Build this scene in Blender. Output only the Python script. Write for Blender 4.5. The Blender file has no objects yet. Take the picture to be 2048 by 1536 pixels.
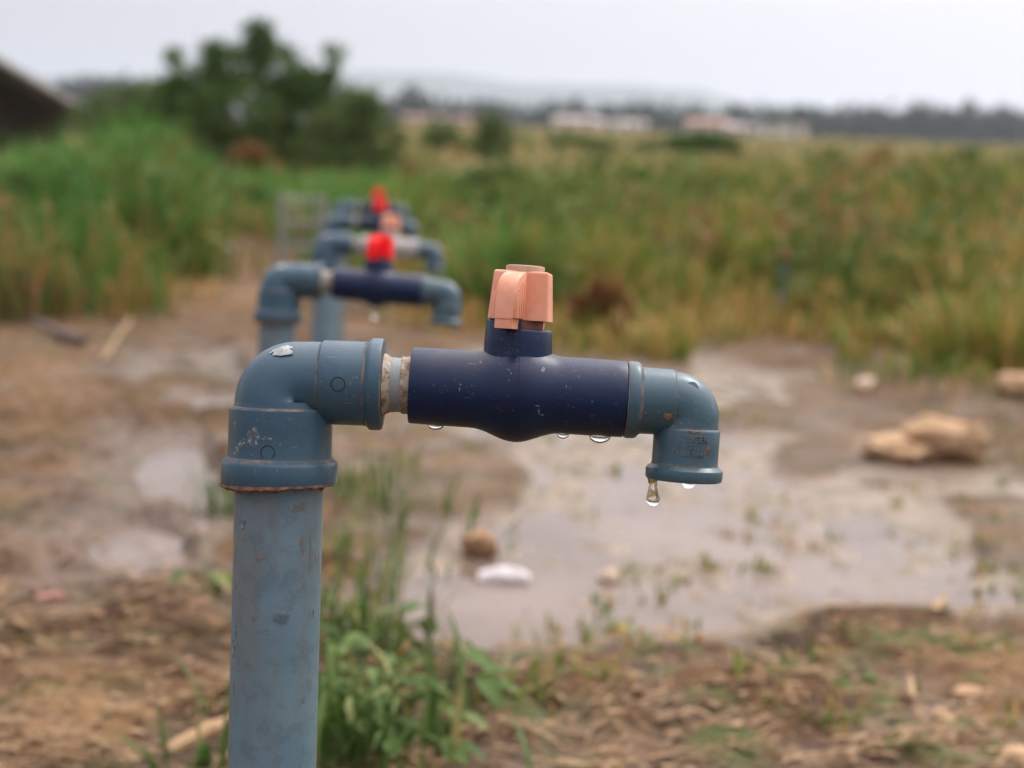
import bpy, bmesh, math, random
import numpy as np
from mathutils import Matrix, Vector

# ------------------------------------------------------------------ camera, world, sun, exposure
scene = bpy.context.scene
COL = scene.collection
F = 2959.0                      # focal length in pixels of the 2048 px wide photograph
CAM_H = 0.41
PITCH, ROLL = math.radians(7.64), math.radians(2.0)
R_CAM = (Matrix.Rotation(math.pi / 2 - PITCH, 3, 'X') @ Matrix.Rotation(ROLL, 3, 'Z'))
C_POS = Vector((0, 0, CAM_H))
cd = bpy.data.cameras.new('camera')
cam = bpy.data.objects.new('camera', cd); COL.objects.link(cam)
cam.matrix_world = Matrix.Translation(C_POS) @ R_CAM.to_4x4()
cd.sensor_width = 17.3; cd.lens = 25.0; cd.clip_start = 0.02; cd.clip_end = 20000
cd.dof.use_dof = True; cd.dof.focus_distance = 0.528; cd.dof.aperture_fstop = 3.9
scene.camera = cam

world = bpy.data.worlds.new('World'); scene.world = world; world.use_nodes = True
wn = world.node_tree; wn.nodes.clear()
SUN_EL, SUN_AZ = math.radians(48), math.radians(42)     # azimuth from +Y towards +X
sky = wn.nodes.new('ShaderNodeTexSky'); sky.sky_type = 'NISHITA'; sky.sun_disc = False
sky.sun_elevation = SUN_EL; sky.sun_rotation = SUN_AZ
sky.air_density = 1.0; sky.dust_density = 3.0; sky.ozone_density = 1.0
mixw = wn.nodes.new('ShaderNodeMix'); mixw.data_type = 'RGBA'
mixw.inputs[0].default_value = 0.80
wn.links.new(sky.outputs[0], mixw.inputs[6])
# cloud layer of the overcast sky, brighter around the veiled sun
wtc = wn.nodes.new('ShaderNodeTexCoord'); wdot = wn.nodes.new('ShaderNodeVectorMath'); wdot.operation = 'DOT_PRODUCT'
wn.links.new(wtc.outputs['Generated'], wdot.inputs[0])
wdot.inputs[1].default_value = (math.sin(SUN_AZ) * math.cos(SUN_EL), math.cos(SUN_AZ) * math.cos(SUN_EL), math.sin(SUN_EL))
wmr = wn.nodes.new('ShaderNodeMapRange'); wmr.inputs[1].default_value = 0.2; wmr.inputs[2].default_value = 1.0
wn.links.new(wdot.outputs['Value'], wmr.inputs[0])
wmx = wn.nodes.new('ShaderNodeMix'); wmx.data_type = 'RGBA'; wn.links.new(wmr.outputs[0], wmx.inputs[0])
wmx.inputs[6].default_value = (3.85, 3.5, 3.75, 1); wmx.inputs[7].default_value = (11.4, 10.2, 9.8, 1)
# overcast sky, its out-of-view overhead part brightened extra to strengthen light from above
wsx = wn.nodes.new('ShaderNodeSeparateXYZ'); wn.links.new(wtc.outputs['Generated'], wsx.inputs[0])
wel = wn.nodes.new('ShaderNodeMapRange'); wel.inputs[1].default_value = 0.0; wel.inputs[2].default_value = 1.0
wel.inputs[3].default_value = 0.40; wel.inputs[4].default_value = 3.9; wn.links.new(wsx.outputs['Z'], wel.inputs[0])
wsc = wn.nodes.new('ShaderNodeVectorMath'); wsc.operation = 'SCALE'
wn.links.new(wmx.outputs[2], wsc.inputs[0]); wn.links.new(wel.outputs[0], wsc.inputs['Scale'])
wn.links.new(wsc.outputs[0], mixw.inputs[7])
bg = wn.nodes.new('ShaderNodeBackground'); bg.inputs[1].default_value = 0.1
wo = wn.nodes.new('ShaderNodeOutputWorld')
wn.links.new(mixw.outputs[2], bg.inputs[0]); wn.links.new(bg.outputs[0], wo.inputs[0])

sl = bpy.data.lights.new('sun', 'SUN'); sl.energy = 1.3; sl.angle = math.radians(25); sl.color = (1, 0.96, 0.9)
sun = bpy.data.objects.new('sun', sl); COL.objects.link(sun)
sd = Vector((math.sin(SUN_AZ) * math.cos(SUN_EL), math.cos(SUN_AZ) * math.cos(SUN_EL), math.sin(SUN_EL)))
sun.rotation_euler = (-sd).to_track_quat('-Z', 'Y').to_euler()

scene.view_settings.view_transform = 'Standard'; scene.view_settings.look = 'None'
scene.view_settings.exposure = 0.33; scene.view_settings.gamma = 1.0
scene.view_settings.use_curve_mapping = False
try:
    scene.cycles.use_denoising = True
    scene.cycles.denoiser = 'OPENIMAGEDENOISE'
    scene.cycles.max_bounces = 10; scene.cycles.transmission_bounces = 8
    scene.cycles.transparent_max_bounces = 8; scene.cycles.volume_bounces = 4
    scene.cycles.diffuse_bounces = 3
except Exception:
    pass

# ------------------------------------------------------------------ helpers
rng = np.random.default_rng(7)
random.seed(7)

def W(px, py, D):
    v = Vector(((px - 1024) / F * D, -(py - 768) / F * D, -D))
    return C_POS + R_CAM @ v

RINV = np.array(R_CAM.transposed())
def project(x, y, z):
    p = np.stack([x - C_POS.x, y - C_POS.y, z - C_POS.z], -1) @ RINV.T
    d = np.maximum(-p[..., 2], 1e-3)
    return 1024 + F * p[..., 0] / d, 768 - F * p[..., 1] / d, -p[..., 2]

def smooth(a, b, x):
    t = np.clip((x - a) / (b - a), 0, 1)
    return t * t * (3 - 2 * t)

def _hash(ix, iy, s):
    h = (ix.astype(np.int64) * 374761393 + iy.astype(np.int64) * 668265263 + s * 974634777) & 0xffffffff
    h = ((h ^ (h >> 13)) * 1274126177) & 0xffffffff
    return ((h ^ (h >> 16)) & 0xffff) / 65535.0

def vnoise(x, y, s=0):
    ix, iy = np.floor(x), np.floor(y); fx, fy = x - ix, y - iy
    fx = fx * fx * (3 - 2 * fx); fy = fy * fy * (3 - 2 * fy)
    a, b = _hash(ix, iy, s), _hash(ix + 1, iy, s); c, d = _hash(ix, iy + 1, s), _hash(ix + 1, iy + 1, s)
    return (a * (1 - fx) + b * fx) * (1 - fy) + (c * (1 - fx) + d * fx) * fy - 0.5

def fbm(x, y, s=0, octv=4):
    t, a = 0, 1.0
    for k in range(octv):
        t = t + a * vnoise(x * 2 ** k + 17.3 * k, y * 2 ** k - 9.1 * k, s + k); a *= 0.5
    return t

def terrain(x, y):
    """large-scale height of the land: flat near the taps, then a gently rising plain"""
    x = np.asarray(x, float); y = np.asarray(y, float)
    t = np.clip(y - 3.5, 0, None); t = np.where(t > 297, 297 + 0 * t, t)
    q = x / np.maximum(y, 0.5)
    s = 0.0402 * (1 - 0.40 * smooth(-0.12, -0.30, q))
    z = s * (t - 1.5 * (1 - np.exp(-t / 1.5)))
    return z + smooth(5, 12, y) * fbm(x * .25, y * .25, 3, 2) * 0.12

def G(px, py):
    """point of the land seen at a pixel of the photograph"""
    lo, prev = 0.3, 0.3
    d = 0.5
    while d < 400:
        p = W(px, py, d)
        if p.z < float(terrain(p.x, p.y)):
            a, b = prev, d
            for _ in range(30):
                m = (a + b) / 2; p = W(px, py, m)
                if p.z < float(terrain(p.x, p.y)): b = m
                else: a = m
            return W(px, py, b)
        prev = d; d *= 1.02
    return W(px, py, 400)

def tag(o, label=None, cat=None, group=None, kind=None):
    if label: o['label'] = label
    if cat: o['category'] = cat
    if group: o['group'] = group
    if kind: o['kind'] = kind
    return o

def empty(name, loc, rot=None):
    o = bpy.data.objects.new(name, None); COL.objects.link(o)
    o.empty_display_size = 0.05
    if rot is not None: o.rotation_euler = rot
    o.location = loc
    return o

def mesh_obj(name, verts, faces, mats, parent=None, midx=None, smoothed=True, angle=35):
    me = bpy.data.meshes.new(name); me.from_pydata([tuple(v) for v in verts], [], faces)
    if not isinstance(mats, (list, tuple)): mats = [mats]
    for m in mats: me.materials.append(m)
    if midx is not None: me.polygons.foreach_set('material_index', midx)
    if smoothed:
        me.shade_smooth(); me.set_sharp_from_angle(angle=math.radians(angle))
    me.update()
    o = bpy.data.objects.new(name, me); COL.objects.link(o)
    if parent: o.parent = parent
    return o

def np_mesh(name, V, quads=None, tris=None, mats=None, attrs=None, parent=None, smoothed=True):
    me = bpy.data.meshes.new(name)
    nq = 0 if quads is None else len(quads); nt = 0 if tris is None else len(tris)
    me.vertices.add(len(V)); me.vertices.foreach_set('co', np.asarray(V, np.float32).ravel())
    loops = np.concatenate([a.ravel() for a in (quads, tris) if a is not None and len(a)]).astype(np.int32)
    me.loops.add(len(loops)); me.loops.foreach_set('vertex_index', loops)
    me.polygons.add(nq + nt)
    st = np.concatenate([np.arange(nq) * 4, nq * 4 + np.arange(nt) * 3]).astype(np.int32)
    me.polygons.foreach_set('loop_start', st)
    me.update(calc_edges=True); me.validate()
    for k, v in (attrs or {}).items():
        v = np.asarray(v, np.float32)
        at = me.attributes.new(k, 'FLOAT', 'POINT'); at.data.foreach_set('value', v)
    if not isinstance(mats, (list, tuple)): mats = [mats]
    for m in mats: me.materials.append(m)
    if smoothed: me.shade_smooth()
    o = bpy.data.objects.new(name, me); COL.objects.link(o)
    if parent: o.parent = parent
    return o

def copy_tree(o, parent=None):
    c = o.copy(); COL.objects.link(c); c.parent = parent
    for ch in list(o.children): copy_tree(ch, c)
    return c

# ------------------------------------------------------------------ materials
def srgb(r, g, b):
    return tuple(((c / 255) / 12.92 if c / 255 < .04045 else ((c / 255 + .055) / 1.055) ** 2.4) for c in (r, g, b)) + (1,)

class NT:
    def __init__(s, name):
        s.m = bpy.data.materials.new(name); s.m.use_nodes = True
        s.t = s.m.node_tree; s.b = s.t.nodes['Principled BSDF']; s.o = s.t.nodes['Material Output']
        s.tc = s.t.nodes.new('ShaderNodeTexCoord')
    def n(s, typ, **kw):
        x = s.t.nodes.new(typ)
        for k, v in kw.items(): setattr(x, k, v)
        return x
    def l(s, a, b): s.t.links.new(a, b)
    def noise(s, scale, detail=4, rough=.55, vec=None, dist=0, stretch=None):
        x = s.n('ShaderNodeTexNoise'); x.inputs['Scale'].default_value = scale
        x.inputs['Detail'].default_value = detail; x.inputs['Roughness'].default_value = rough
        x.inputs['Distortion'].default_value = dist
        v = vec or s.tc.outputs['Object']
        if stretch:
            mp = s.n('ShaderNodeMapping'); mp.inputs['Scale'].default_value = stretch; s.l(v, mp.inputs[0]); v = mp.outputs[0]
        s.l(v, x.inputs['Vector']); return x.outputs[0]
    def ramp(s, fac, a, b):
        x = s.n('ShaderNodeMapRange'); x.inputs[1].default_value = a; x.inputs[2].default_value = b
        x.interpolation_type = 'SMOOTHSTEP'; s.l(fac, x.inputs[0]); return x.outputs[0]
    def math(s, op, a, b):
        x = s.n('ShaderNodeMath', operation=op)
        for i, v in enumerate((a, b)):
            if isinstance(v, (int, float)): x.inputs[i].default_value = v
            else: s.l(v, x.inputs[i])
        return x.outputs[0]
    def mix(s, fac, a, b):
        x = s.n('ShaderNodeMix', data_type='RGBA')
        for i, v in ((0, fac), (6, a), (7, b)):
            if isinstance(v, (int, float, tuple)): x.inputs[i].default_value = v
            else: s.l(v, x.inputs[i])
        return x.outputs[2]
    def bump(s, h, strength=.3, dist=.001):
        x = s.n('ShaderNodeBump'); x.inputs['Strength'].default_value = strength; x.inputs['Distance'].default_value = dist
        s.l(h, x.inputs['Height']); s.l(x.outputs[0], s.b.inputs['Normal'])
    def attr(s, name):
        x = s.n('ShaderNodeAttribute', attribute_name=name); return x.outputs['Fac']

def plastic(name, c1, c2, dirt, rough=.38, dirt_amt=.5, spec=.5, scratches=True, vertical=False):
    k = NT(name)
    col = k.mix(k.ramp(k.noise(55, 5, .6), .35, .68), c1, c2)
    if vertical:
        col = k.mix(k.math('MULTIPLY', k.ramp(k.noise(60, 6, .7, stretch=(1, 1, .12)), .40, .64), .75), col, (.150, .165, .165, 1))
        col = k.mix(k.math('MULTIPLY', k.ramp(k.noise(170, 5, .7), .47, .63), .35), col, (.075, .105, .125, 1))
    # handling streaks / scuffs
    st = (9, 9, 1) if vertical else (1, 1, 1)
    big = k.ramp(k.noise(38, 6, .65, stretch=st if vertical else None), .56, .72)
    fine = k.ramp(k.noise(620, 4, .6), .55, .68)
    blotch = k.math('MULTIPLY', big, fine)
    speck = k.math('MULTIPLY', k.ramp(k.noise(900, 2, .5), .665, .70), k.ramp(k.noise(70, 3, .5), .45, .62))
    d = k.math('MULTIPLY', k.math('MAXIMUM', blotch, speck), dirt_amt)
    if scratches:
        sc = k.ramp(k.noise(240, 2, .5, dist=1.5, stretch=(1, 1, .08) if vertical else (.25, 1, 1.6)), .705, .73)
        d = k.math('MAXIMUM', d, k.math('MULTIPLY', sc, dirt_amt * .55))
    k.l(k.mix(d, col, dirt), k.b.inputs['Base Color'])
    r = k.math('ADD', k.math('MULTIPLY', k.noise(140, 4), .22), rough - .11)
    k.l(k.math('ADD', r, k.math('MULTIPLY', d, .35)), k.b.inputs['Roughness'])
    k.b.inputs['Specular IOR Level'].default_value = spec
    k.bump(k.math('ADD', k.math('MULTIPLY', k.noise(420, 3), .5), k.math('MULTIPLY', d, .8)), .22, .0006)
    return k.m

DIRT = (0.30, 0.20, 0.13, 1)
M = {}
M['elbow'] = plastic('grey_blue_pvc', (.031, .080, .120, 1), (.039, .092, .132, 1), (.26, .23, .19, 1), .32, .62, .45)
M['spout'] = plastic('grey_blue_pvc_spout', (.038, .090, .120, 1), (.046, .101, .131, 1), (.32, .22, .15, 1), .32, .6, .5)
M['post'] = plastic('weathered_grey_pvc', (.112, .200, .245, 1), (.142, .226, .27, 1), (.17, .155, .135, 1), .46, .62, .35, vertical=True)
M['navy'] = plastic('navy_plastic', (.0004, .0105, .046, 1), (.0006, .0145, .058, 1), (.22, .17, .13, 1), .38, .42, .38)
M['letters'] = plastic('pale_raised_letters', (.085, .130, .150, 1), (.11, .155, .175, 1), (.34, .25, .18, 1), .4, .6, .8, False)  # letters coloured paler than the spout to stand out
M['ring_shade'] = plastic('ring_groove_shade', (.016, .028, .034, 1), (.03, .04, .045, 1), (.2, .15, .1, 1), .7, .5, .2)  # dark base puts groove shade into the raised ring's colour, with dirt specks
M['grey_valve'] = plastic('pale_grey_plastic', (.30, .30, .30, 1), (.36, .35, .34, 1), (.22, .17, .13, 1), .45, .4)
M['salmon'] = plastic('faded_salmon_plastic', (.68, .285, .165, 1), (.78, .38, .255, 1), (.36, .20, .14, 1), .55, .5, scratches=False)
M['salmon_worn'] = plastic('worn_tan_plastic', (.52, .36, .25, 1), (.40, .27, .18, 1), (.25, .15, .1, 1), .7, .6)
M['red'] = plastic('red_plastic', (.84, .004, .010, 1), (.90, .007, .013, 1), (.5, .1, .08, 1), .45, .12, .3)
M['dull_red'] = plastic('dull_red_paint', (.26, .07, .05, 1), (.32, .10, .07, 1), (.2, .15, .1, 1), .6, .5, .3)
M['rust'] = plastic('rusty_stem', (.16, .055, .032, 1), (.22, .085, .05, 1), (.09, .04, .03, 1), .6, .7)
M['nipple'] = plastic('nipple_pvc', (.16, .21, .23, 1), (.24, .27, .27, 1), (.25, .19, .12, 1), .5, .8)

k = NT('dried_mortar_sealant')
c = k.mix(k.ramp(k.noise(260, 5, .7), .42, .62), (.46, .41, .33, 1), (.22, .15, .09, 1))
k.l(c, k.b.inputs['Base Color']); k.b.inputs['Roughness'].default_value = .75; k.bump(k.noise(500, 5, .7), .8, .001); M['sealant'] = k.m
k = NT('dust_in_joint')
c = k.mix(k.ramp(k.noise(150, 6, .7), .40, .72), (.045, .078, .100, 1), (.21, .155, .115, 1))
k.l(c, k.b.inputs['Base Color']); k.b.inputs['Roughness'].default_value = .75; M['dust'] = k.m
k = NT('mud_crust')
c = k.mix(k.ramp(k.noise(300, 5, .7), .40, .62), (.25, .14, .085, 1), (.09, .06, .045, 1))
k.l(c, k.b.inputs['Base Color']); k.b.inputs['Roughness'].default_value = .85; k.bump(k.noise(600, 5, .7), .8, .001); M['crust'] = k.m
k = NT('white_mortar_flake')
c = k.mix(k.ramp(k.noise(300, 5, .7), .35, .65), (.50, .51, .50, 1), (.26, .30, .32, 1))
k.l(c, k.b.inputs['Base Color']); k.b.inputs['Roughness'].default_value = .7; k.bump(k.noise(500, 5, .7), .6, .001); M['flake'] = k.m

k = NT('water_drop_clear'); k.b.inputs['Base Color'].default_value = (1, 1, 1, 1); k.b.inputs['Roughness'].default_value = 0
k.b.inputs['IOR'].default_value = 1.333; k.b.inputs['Transmission Weight'].default_value = 1; M['water'] = k.m

k = NT('muddy_water')
P = k.n('ShaderNodeNewGeometry').outputs['Position']
c = k.mix(k.ramp(k.noise(3.2, 5, .6, vec=P), .35, .65), (.135, .100, .077, 1), (.200, .155, .125, 1))
k.l(c, k.b.inputs['Base Color']); k.b.inputs['Roughness'].default_value = .06; k.b.inputs['IOR'].default_value = 1.333
k.b.inputs['Specular IOR Level'].default_value = .5
k.bump(k.noise(9, 3, .5, vec=P), .05, .02); M['puddle'] = k.m

k = NT('ground_mud')
g = k.n('ShaderNodeNewGeometry'); P = g.outputs['Position']
n1 = k.noise(1.7, 6, .6, vec=P); n2 = k.noise(9, 6, .65, vec=P); n3 = k.noise(60, 5, .7, vec=P)
mud = k.mix(k.ramp(n1, .38, .62), (.098, .054, .027, 1), (.165, .094, .048, 1))
mud = k.mix(k.math('MULTIPLY', k.ramp(n2, .42, .55), .85), mud, (.048, .028, .015, 1))
mud = k.mix(k.math('MULTIPLY', k.ramp(n3, .50, .68), .6), mud, (.345, .215, .110, 1))
mud = k.mix(k.math('MULTIPLY', k.attr('tan'), .85), mud, k.mix(n3, (.31, .180, .085, 1), (.39, .24, .122, 1)))
mud = k.mix(k.math('MULTIPLY', k.attr('wet'), .6), mud, (.074, .044, .026, 1))
mud = k.mix(k.math('MULTIPLY', k.math('MULTIPLY', k.attr('moss'), k.ramp(k.noise(14, 5, .6, vec=P), .48, .66)), .75), mud, (.085, .10, .035, 1))
n4 = k.noise(.06, 6, .65, vec=P); n5 = k.noise(.9, 6, .65, vec=P)
field = k.mix(k.ramp(n4, .40, .60), (.19, .18, .075, 1), (.33, .265, .13, 1))  # plain tones paled, part of the haze mixed into the colour
field = k.mix(k.ramp(n5, .42, .62), field, (.15, .155, .058, 1))
k.l(k.mix(k.attr('field'), mud, field), k.b.inputs['Base Color'])
silt = k.mix(k.ramp(k.noise(22, 4, .6, vec=P), .42, .6), (.255, .195, .140, 1), (.150, .120, .066, 1))
mudall = k.mix(k.math('MULTIPLY', k.attr('silt'), .85), mud, silt)
k.l(k.mix(k.attr('field'), mudall, field), k.b.inputs['Base Color'])
rr = k.math('SUBTRACT', .9, k.math('MULTIPLY', k.math('MAXIMUM', k.attr('wet'), k.attr('silt')), .5)); k.l(rr, k.b.inputs['Roughness']); k.l(k.math('ADD', .15, k.math('MULTIPLY', k.attr('wet'), .35)), k.b.inputs['Specular IOR Level'])
k.bump(k.math('ADD', n3, k.noise(180, 4, .6, vec=P)), .5, .006); M['ground'] = k.m

def leafy(name, green1, green2, dry, trans=.3, rough=.6):
    k = NT(name)
    c = k.mix(k.attr('tint'), green1, green2)
    c = k.mix(k.attr('dry'), c, dry)
    k.l(c, k.b.inputs['Base Color']); k.b.inputs['Roughness'].default_value = rough
    k.b.inputs['Specular IOR Level'].default_value = .18
    tr = k.n('ShaderNodeBsdfTranslucent'); k.l(c, tr.inputs[0])
    mx = k.n('ShaderNodeMixShader'); mx.inputs[0].default_value = trans
    k.l(k.b.outputs[0], mx.inputs[1]); k.l(tr.outputs[0], mx.inputs[2]); k.l(mx.outputs[0], k.o.inputs[0])
    return k.m
M['grass'] = leafy('grass_blades', (.075, .155, .020, 1), (.215, .235, .040, 1), (.50, .300, .110, 1))
M['grass_hazed'] = leafy('hazed_far_grass_blades', (.12, .165, .050, 1), (.24, .235, .090, 1), (.46, .33, .165, 1))  # lifted and less saturated, distance haze put into the blade colour
M['undergrowth'] = leafy('undergrowth_leaves', (.050, .105, .020, 1), (.140, .205, .045, 1), (.30, .175, .075, 1))
M['grass_cool'] = leafy('lush_grass_blades', (.045, .148, .018, 1), (.120, .250, .052, 1), (.34, .20, .07, 1))
M['bush'] = leafy('bush_leaves', (.036, .095, .019, 1), (.150, .240, .058, 1), (.20, .15, .06, 1), .25)
M['bush_light'] = leafy('pale_bush_leaves', (.055, .105, .026, 1), (.135, .190, .055, 1), (.22, .17, .07, 1), .25)
M['dry_bush'] = leafy('dry_red_brown_stalks', (.17, .085, .035, 1), (.30, .17, .07, 1), (.10, .10, .035, 1), .2)
M['woodland'] = leafy('distant_woodland', (.010, .022, .012, 1), (.022, .038, .018, 1), (.05, .045, .03, 1), .1)
M['weed'] = leafy('weed_leaves', (.050, .110, .020, 1), (.150, .225, .065, 1), (.33, .30, .12, 1), .3, .5)
M['litter'] = leafy('dead_straw_and_leaves', (.20, .125, .070, 1), (.36, .25, .145, 1), (.09, .06, .04, 1), .05, .8)

def simple(name, c1, c2, scale, rough=.85, bump=.4, bdist=.003):
    k = NT(name); n = k.noise(scale, 5, .65)
    k.l(k.mix(k.ramp(n, .36, .64), c1, c2), k.b.inputs['Base Color']); k.b.inputs['Roughness'].default_value = rough
    k.bump(k.noise(scale * 4, 5, .65), bump, bdist); return k.m
M['stem'] = simple('woody_stem', (.10, .07, .045, 1), (.16, .12, .08, 1), 30)
M['bark'] = simple('tree_bark', (.07, .055, .045, 1), (.11, .09, .07, 1), 3)
M['stone_brown'] = simple('brown_stone', (.36, .215, .10, 1), (.22, .13, .065, 1), 40)
M['clod'] = simple('sandy_rock', (.46, .305, .17, 1), (.35, .22, .12, 1), 14)
M['stone_pale'] = simple('pale_stone', (.44, .34, .25, 1), (.55, .46, .37, 1), 40)
M['white_plastic'] = simple('dirty_white_plastic', (.62, .60, .61, 1), (.50, .46, .45, 1), 60, .4)
M['pink_plastic'] = simple('faded_pink_plastic', (.36, .15, .11, 1), (.28, .12, .09, 1), 60, .5)
M['burnt'] = simple('charred_wood', (.07, .055, .05, 1), (.14, .11, .095, 1), 40)
M['straw'] = simple('dry_straw', (.42, .29, .16, 1), (.33, .21, .11, 1), 50)
M['wire'] = simple('pale_wire', (.30, .31, .27, 1), (.22, .22, .19, 1), 50, .5)
M['thatch'] = simple('old_thatch', (.035, .028, .024, 1), (.06, .048, .04, 1), 4, .95, .8, .03)
M['thatch_edge'] = simple('pale_roof_edge', (.36, .34, .31, 1), (.27, .25, .23, 1), 4, .8)
M['hut_wall'] = simple('mud_hut_wall', (.055, .038, .027, 1), (.08, .055, .04, 1), 3)
M['pole'] = simple('hut_pole', (.30, .24, .18, 1), (.22, .17, .13, 1), 6)
M['wall_white'] = simple('white_plaster', (.62, .58, .55, 1), (.54, .50, .47, 1), .6, .8, .1)
M['wall_pink'] = simple('pink_plaster', (.56, .43, .37, 1), (.48, .37, .31, 1), .6, .8, .1)
M['hut_clay'] = simple('clay_wall', (.34, .23, .16, 1), (.28, .19, .13, 1), .6, .8, .1)
M['roof_grey'] = simple('pale_metal_roof', (.44, .40, .38, 1), (.36, .32, .30, 1), .6, .5, .1)
M['roof_tile'] = simple('red_clay_roof', (.42, .25, .19, 1), (.34, .20, .15, 1), .6, .8, .1)
M['dark_glass'] = simple('dark_window', (.03, .035, .04, 1), (.05, .05, .055, 1), 1, .2, .05)
M['hills'] = simple('far_hillside', (.035, .055, .045, 1), (.055, .075, .055, 1), .006, .95, .1)

# ------------------------------------------------------------------ ground, water
def px_ell(px, py, cx, cy, rx, ry):
    return np.sqrt(((px - cx) / rx) ** 2 + ((py - cy) / ry) ** 2)

WET_POLY = np.array([(700, 830), (850, 740), (1050, 690), (1350, 720), (1600, 765), (1700, 830), (1730, 935), (1900, 960), (2300, 950),
                     (2300, 1190), (1900, 1200), (1650, 1195), (1480, 1260), (1180, 1275), (930, 1290), (820, 1260), (795, 1150), (760, 1010)], float)
def poly_sd(px, py, poly):
    """signed distance, negative inside"""
    d = np.full(px.shape, 1e9); inside = np.zeros(px.shape, bool)
    n = len(poly)
    for i in range(n):
        a, b = poly[i], poly[(i + 1) % n]
        e = b - a; wx, wy = px - a[0], py - a[1]
        t = np.clip((wx * e[0] + wy * e[1]) / (e @ e), 0, 1)
        d = np.minimum(d, np.hypot(wx - t * e[0], (wy - t * e[1]) * 1.8))
        c = ((a[1] > py) != (b[1] > py)) & (px < (b[0] - a[0]) * (py - a[1]) / (b[1] - a[1] + 1e-9) + a[0])
        inside ^= c
    return np.where(inside, -d, d)

POOLS = [(1000, 1195, 230, 75, 1), (1290, 1200, 160, 60, .8), (1010, 1110, 80, 22, .6), (340, 735, 55, 22, 1), (440, 730, 45, 22, .9), (420, 790, 85, 22, 1),
         (350, 930, 85, 45, 1), (265, 1080, 105, 52, 1), (420, 1010, 60, 60, .6), (1575, 1305, 58, 24, 1),
         (1520, 1280, 40, 16, .9), (1640, 1265, 40, 14, .8), (370, 870, 60, 25, .6)]
WATER_Z = -0.014

def edge_py(px):
    xs = [-900, -200, 0, 150, 330, 420, 500, 600, 700, 900, 1000, 1250, 1500, 1750, 1900, 2048, 2400, 3200]
    ys = [760, 680, 640, 612, 600, 500, 478, 488, 560, 620, 680, 690, 668, 690, 725, 740, 760, 860]
    return np.interp(px, xs, ys)

def ground_z(x, y):
    """terrain plus clods, ruts and the basins that hold the puddles"""
    x = np.asarray(x, float); y = np.asarray(y, float)
    base = terrain(x, y)
    px, py, d = project(x, y, base)
    near = smooth(7, 3.6, y) * (y > 0.2)
    clod = fbm(x * 5, y * 5, 11, 3) * .008 + fbm(x * 17, y * 17, 21, 3) * .018 + fbm(x * 48, y * 48, 31, 2) * .009
    clod = clod + .005
    wetd = poly_sd(px + 60 * fbm(x * 3, y * 3, 41, 2), py + 40 * fbm(x * 3, y * 3, 51, 2), WET_POLY)
    wet = smooth(75, -50, wetd)
    wet = wet * (1 - .9 * smooth(.0, .16, fbm(x * 6, y * 2.6, 67, 3)))
    clod = clod * (.4 + .6 * smooth(0, 220, wetd))
    film = fbm(x * 11, y * 5.5, 61, 3) * .014 + fbm(x * 34, y * 18, 65, 2) * .010 + fbm(x * 3, y * 1.7, 71, 2) * .010 - .0135
    z = clod * (1 - wet) + film * wet
    for cx, cy, rx, ry, s in POOLS:
        e = px_ell(px + 22 * fbm(x * 8, y * 8, 81, 2), py + 16 * fbm(x * 8, y * 8, 85, 2), cx, cy, rx, ry)
        w = smooth(1.35, .7, e) * s * (d > 0)
        z = z * (1 - w) + (-.024 + .25 * clod) * w
    # rutted ridge in the left foreground
    rid = np.exp(-((py - (1290 - .22 * px)) / 26) ** 2) * smooth(520, 350, px) * .012
    return base + near * (z + rid), wet, near, px, py, d

# polar sheet, fine in front of the camera
rs = [0.25]
while rs[-1] < 3300:
    r = rs[-1]
    rs.append(r * (1.006 if r < 5 else (1.02 if r < 60 else 1.06)))
rs = np.array(rs)
th = np.concatenate([np.linspace(-180, -34, 40, endpoint=False), np.linspace(-34, 34, 420, endpoint=False), np.linspace(34, 180, 40, endpoint=False)])
th = np.radians(th)
RR, TT = np.meshgrid(rs, th, indexing='ij')
X, Y = RR * np.sin(TT), RR * np.cos(TT)
Z, wetm, nearm, PX, PY, DD = ground_z(X, Y)
nr, nt_ = RR.shape
V = np.stack([X, Y, Z], -1).reshape(-1, 3)
V = np.vstack([V, [[0, 0, float(Z[0].mean())]]])
idx = np.arange(nr * nt_).reshape(nr, nt_)
nx = np.roll(idx, -1, axis=1)
quads = np.stack([idx[:-1], idx[1:], nx[1:], nx[:-1]], -1)[..., ::-1].reshape(-1, 4)
tris = np.stack([np.full(nt_, nr * nt_), idx[0], nx[0]], -1)[:, ::-1]
edge = edge_py(PX) + 50 * fbm(X * 2, Y * 2, 91, 3)
fieldm = np.where(Y > 1, smooth(10, -60, PY - edge), 0)
lowz = smooth(.010, -.012, Z - terrain(X, Y)) * nearm
damp = np.zeros_like(Z)
for cx, cy, rx, ry, s_ in POOLS: damp = np.maximum(damp, smooth(3.4, 1.0, px_ell(PX, PY, cx, cy, rx, ry)) * (DD > 0))
lowz = np.clip(lowz + .75 * damp * nearm * (fbm(X * 4, Y * 4, 95, 3) > -.12), 0, 1)
tanm = np.where(DD > 0, smooth(150, -40, np.hypot((PX - 150) * .5, PY - 1430)) + .3 * smooth(140, 0, np.hypot((PX - 80) * .6, PY - 760))
                + .5 * smooth(140, 0, np.hypot((PX - 470) * .6, PY - 560)) + .45 * smooth(200, 0, np.hypot((PX - 1950) * .6, PY - 1400)), 0) * nearm
mossm = np.where(DD > 0, smooth(100, 350, PX - 500) * smooth(1180, 1260, PY) + .5, 0) * nearm
pad = lambda a, v=0.: np.append(a.ravel(), v)
ground = np_mesh('ground', V, quads, tris, M['ground'], {'wet': pad(lowz), 'field': pad(fieldm), 'tan': pad(np.clip(tanm, 0, 1)), 'moss': pad(mossm), 'silt': pad(wetm * nearm)})
tag(ground, 'brown muddy ground rising to a grassy plain', kind='structure')

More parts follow.
